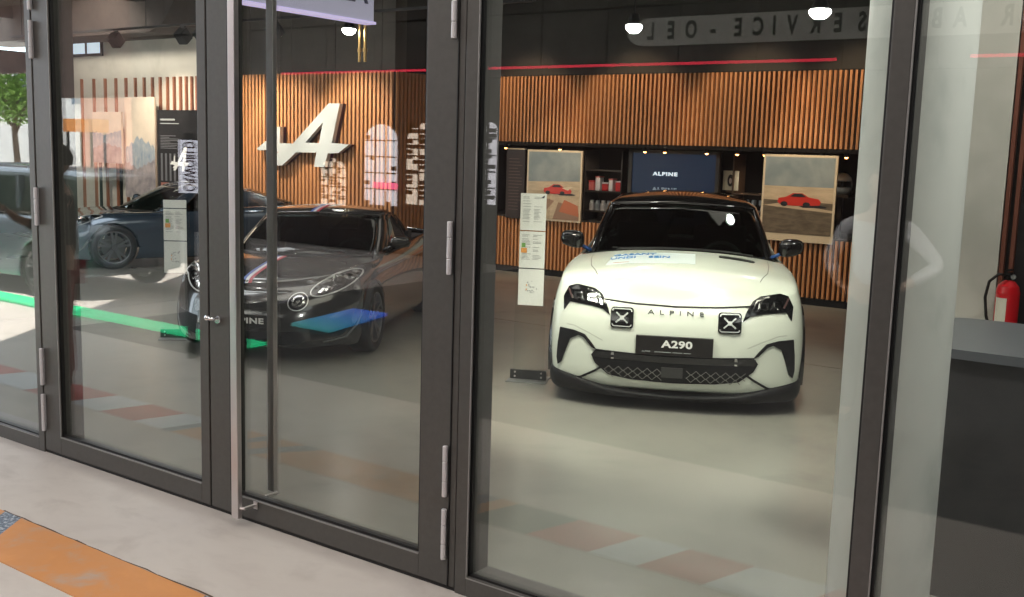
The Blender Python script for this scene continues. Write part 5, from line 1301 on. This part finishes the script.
# people outside, seen in the glass
def person(root_name, loc, rz, top_m, leg_m, hair_m, label, hips=True):
    root = empty(root_name, loc, rz); skin = M('skin', (.55, .36, .27), .55)
    def skinned(name, pts, edges, mat, root_i=0, sub=2, parent=root):
        me = bpy.data.meshes.new(name); me.from_pydata([p[:3] for p in pts], edges, []); o = bpy.data.objects.new('tmp', me); COL.objects.link(o)
        m = o.modifiers.new('k', 'SKIN'); m.use_smooth_shade = True
        for i, p in enumerate(pts):
            sv = me.skin_vertices[0].data[i]; r = p[3] if isinstance(p[3], tuple) else (p[3], p[3]); sv.radius = r; sv.use_root = (i == root_i)
        s = o.modifiers.new('s', 'SUBSURF'); s.levels = sub; s.render_levels = sub
        dg = bpy.context.evaluated_depsgraph_get(); dg.update(); out = bpy.data.meshes.new_from_object(o.evaluated_get(dg)); bpy.data.objects.remove(o)
        out.name = name; return link(name, out, mat, parent, True)
    if hips: armL = [(.20, 0, 1.43, .055), (.36, .06, 1.17, .043), (.22, -.10, 1.02, .032), (.17, -.13, 1.0, .028)]; armR = [(-.20, 0, 1.43, .055), (-.44, .02, 1.18, .043), (-.24, -.10, 1.02, .032), (-.18, -.12, .99, .028)]
    else: armL = [(.20, 0, 1.43, .055), (.24, -.06, 1.16, .043), (.10, -.30, 1.28, .032), (.07, -.36, 1.34, .028)]; armR = [(-.20, 0, 1.43, .055), (-.23, .02, 1.15, .043), (-.24, -.06, .92, .032), (-.24, -.08, .86, .028)]
    legs = []
    pts = [(0, 0, .98, (.15, .11)), (0, 0, 1.15, (.14, .10)), (0, 0, 1.35, (.17, .11)), (0, 0, 1.46, (.10, .08)), (0, -.01, 1.53, .055), (0, -.01, 1.60, .05)]
    e = [(0, 1), (1, 2), (2, 3), (3, 4), (4, 5)]
    for a in (armL, armR):
        k = len(pts); pts += a; e += [(3, k)]+[(k+i, k+i+1) for i in range(3)]
    for s in (-1, 1):
        k = len(pts); pts += [(s*.10, 0, .90, .085), (s*.12, -.01, .50, .055), (s*.13, .02, .10, .038), (s*.14, -.10, .045, .036)]; e += [(0, k), (k, k+1), (k+1, k+2), (k+2, k+3)]
    skinned('body', pts, e, skin)
    # head with face
    bm = bmesh.new(); bmesh.ops.create_uvsphere(bm, u_segments=24, v_segments=18, radius=1)
    for v in bm.verts:
        c = v.co; w = 1-.22*max(0, -c.z); v.co = Vector((c.x*.076*w, c.y*.096*w-.012, 1.70+c.z*.118))
        if c.y < -.8 and abs(c.x) < .22 and -.35 < c.z < .1: v.co.y -= .022
    h = obj('head', bm, skin, root, smooth=True)
    for s in (-1, 1):
        bm = bmesh.new(); bmesh.ops.create_uvsphere(bm, u_segments=10, v_segments=8, radius=.011); bmesh.ops.translate(bm, verts=bm.verts, vec=(s*.030, -.098, 1.705)); obj('eye', bm, M('eye_dark', (.05, .04, .03), .2), h, smooth=True)
        bm = bmesh.new(); bmesh.ops.create_uvsphere(bm, u_segments=10, v_segments=8, radius=1)
        for v in bm.verts: v.co = Vector((s*.078+v.co.x*.009, .0+v.co.y*.017, 1.695+v.co.z*.03))
        obj('ear', bm, skin, h, smooth=True)
        # hands: palm, five fingers
        wst = Vector((armL if s > 0 else armR)[3][:3]); d = (wst-Vector((armL if s > 0 else armR)[2][:3])).normalized(); sd = d.cross(Vector((0, 0, 1))).normalized()
        P_ = [(*wst, .024), (*(wst+d*.06), (.036, .018))]; E_ = [(0, 1)]
        hnd = skinned('hand', P_, E_, skin, 0, 2, root)
        for f in range(4):
            b = wst+d*.07+sd*(.027-.018*f); L3 = (.07, .08, .075, .06)[f]
            skinned('finger', [(*b, .0085), (*(b+d*L3*.5), .008), (*(b+d*L3*.85-Vector((0, 0, .015))), .007)], [(0, 1), (1, 2)], skin, 0, 1, hnd)
        b = wst+d*.02+sd*.03; skinned('thumb', [(*b, .010), (*(b+d*.03+sd*.02), .009), (*(b+d*.055+sd*.025), .008)], [(0, 1), (1, 2)], skin, 0, 1, hnd)
    bm = bmesh.new(); box(bm, (-.022, -.106, 1.645), (.022, -.094, 1.652), .003); obj('mouth', bm, M('lip', (.4, .18, .15), .5), h)
    bm = bmesh.new(); bmesh.ops.create_uvsphere(bm, u_segments=24, v_segments=16, radius=1)
    for v in bm.verts: v.co = Vector((v.co.x*.084, v.co.y*.104-.0, 1.718+v.co.z*.115))
    bmesh.ops.delete(bm, geom=[v for v in bm.verts if (v.co.y < -.035 and v.co.z < 1.775) or v.co.z < 1.66], context='VERTS'); obj('hair', bm, hair_m, root, smooth=True)
    # clothes
    tp = [(0, 0, .96, (.165, .125)), (0, 0, 1.15, (.155, .115)), (0, 0, 1.34, (.185, .125)), (0, 0, 1.45, (.12, .09)), (0, 0, 1.495, .068)]; te = [(0, 1), (1, 2), (2, 3), (3, 4)]
    for a in (armL, armR):
        k = len(tp); mid = Vector(a[1][:3]).lerp(Vector(a[2][:3]), .75)
        tp += [(*a[0][:3], .07), (*a[1][:3], .058), (*mid, .046)]; te += [(3, k), (k, k+1), (k+1, k+2)]
    skinned('shirt', tp, te, top_m)
    lp = [(0, 0, .99, (.16, .12))]; le = []
    for s in (-1, 1):
        k = len(lp); lp += [(s*.10, 0, .88, .10), (s*.12, -.01, .50, .072), (s*.13, .015, .10, .058)]; le += [(0, k), (k, k+1), (k+1, k+2)]
    skinned('trousers', lp, le, leg_m)
    for s in (-1, 1): skinned('shoe', [(s*.13, .05, .05, .045), (s*.135, -.06, .045, .045), (s*.14, -.16, .038, .036)], [(0, 1), (1, 2)], blackp)
    return tag(root, label, 'person')
shirt_w = M('white_shirt', (.80, .79, .82), .7)
Pq = mir(onY(876, 240, 7.4)); person('person', (Pq.x, Pq.y, 0), R(185), shirt_w, M('dark_trousers', (.03, .03, .04), .8), M('brown_hair', (.06, .04, .03), .6), 'person in a white shirt with hands on hips, reflected beside the pillar')
Pq = mir(onY(56, 150, 4.25)); person('person', (Pq.x, Pq.y, 0), R(215), M('black_jacket', (.015, .014, .016), .7), M('dark_red_trousers', (.22, .02, .03), .8), M('black_hair', (.012, .01, .01), .6), 'person in a black jacket reflected at the edge of the left door', hips=False)

# ------------------------------------------------------------------ light
w = bpy.data.worlds.new('world'); sc.world = w; w.use_nodes = True
bg = w.node_tree.nodes['Background']; bg.inputs[0].default_value = (.80, .89, 1.0, 1); bg.inputs[1].default_value = 3.8
sun = bpy.data.lights.new('sun', 'SUN'); sun.energy = 22; sun.angle = R(.6); sun.color = (1, .95, .86)
so = bpy.data.objects.new('sun', sun); COL.objects.link(so); so.rotation_euler = Vector((.04, -.13, -.98)).to_track_quat('-Z', 'Y').to_euler()
# unseen area lights added to brighten the passage, signboard and people
area(-3.5, -1.6, 4.85, 8, 3.5, 330, (1, .93, .86)); area(-12, -3.4, 4.85, 5, 3, 120, (1, .93, .86))
area(-5.5, -5.0, 4.6, 12, .3, 24, (1, .95, .9), (R(-55), 0, 0))
area(-2.0, 2.5, 4.8, 4, .6, 110, (1, .95, .9), (R(-35), 0, 0))
# showroom
area(-2.8, 6.3, 4.3, 2.6, 2.2, 45, (1, .94, .78)); area(-6.6, 6.2, 4.3, 2.4, 2.0, 40, (1, .95, .86))
area(-1.0, 5.0, 4.3, 2.0, 1.2, 14, (.95, 1, .95)); area(-11, 6.5, 4.3, 4, 2.5, 170, (.98, .98, 1)); area(-6, 10.5, 4.3, 5, 1.2, 20, (1, .92, .80))
for x in (-9.2, -7.4, -5.6, -4.2): aimed_spot(x, BY-1.3, 4.1, x, BY, 2.0, 150, 62, (1, .72, .46), .08)
for x in (-8.7, -4.9): aimed_spot(x, BY-1.6, 3.9, x, BY, 1.3, 120, 34, (1, .9, .74), .05)
aimed_spot(-2.0, 5.2, 4.2, -2.9, 6.9, .2, 480, 56, (1, .95, .80), .15)
aimed_spot(-4.6, 4.6, 4.2, -3.3, 7.0, .3, 440, 50, (1, .95, .80), .15)
aimed_spot(-16.5, 9.2, 4.2, -16.8, LYW, 2.4, 430, 95, (1, .90, .78), .2)

aimed_spot(.75, 3.75, 3.9, -1.05, 3.88, 1.3, 330, 80, (1, .98, .92), .15); aimed_spot(-2.4, 3.70, 3.9, -1.1, 3.88, 1.3, 210, 80, (1, .98, .92), .15)  # spots added to brighten the concrete column, without fixtures
aimed_spot(-7.6, 4.4, 4.2, -8.3, 6.2, .9, 160, 45, (1, .98, .92), .12)  # added spot, lifts the sheets on the coupe's stand
aimed_spot(-4.2, 5.0, 4.25, -4.35, 6.7, 0, 170, 50, (1, .93, .74), .15)
aimed_spot(-1.0, 2.7, 4.7, -2.15, -.75, 1.35, 1500, 26, (1, .97, .93), .1)  # lamp added outside the glass only to brighten the reflected white shirt
aimed_spot(-.4, 7.2, 4.2, -1.7, 9.2, 2.2, 200, 70, (1, .92, .82), .1)  # added spot, lifts the pale partition at the right
vs = sc.view_settings; vs.view_transform = 'Standard'; vs.look = 'None'; vs.exposure = 0; vs.gamma = 1; vs.use_curve_mapping = False
cy = sc.cycles; cy.max_bounces = 8; cy.diffuse_bounces = 3; cy.glossy_bounces = 5; cy.transmission_bounces = 8; cy.transparent_max_bounces = 24; cy.caustics_reflective = False; cy.caustics_refractive = False
cy.sample_clamp_indirect = 6; cy.use_denoising = True
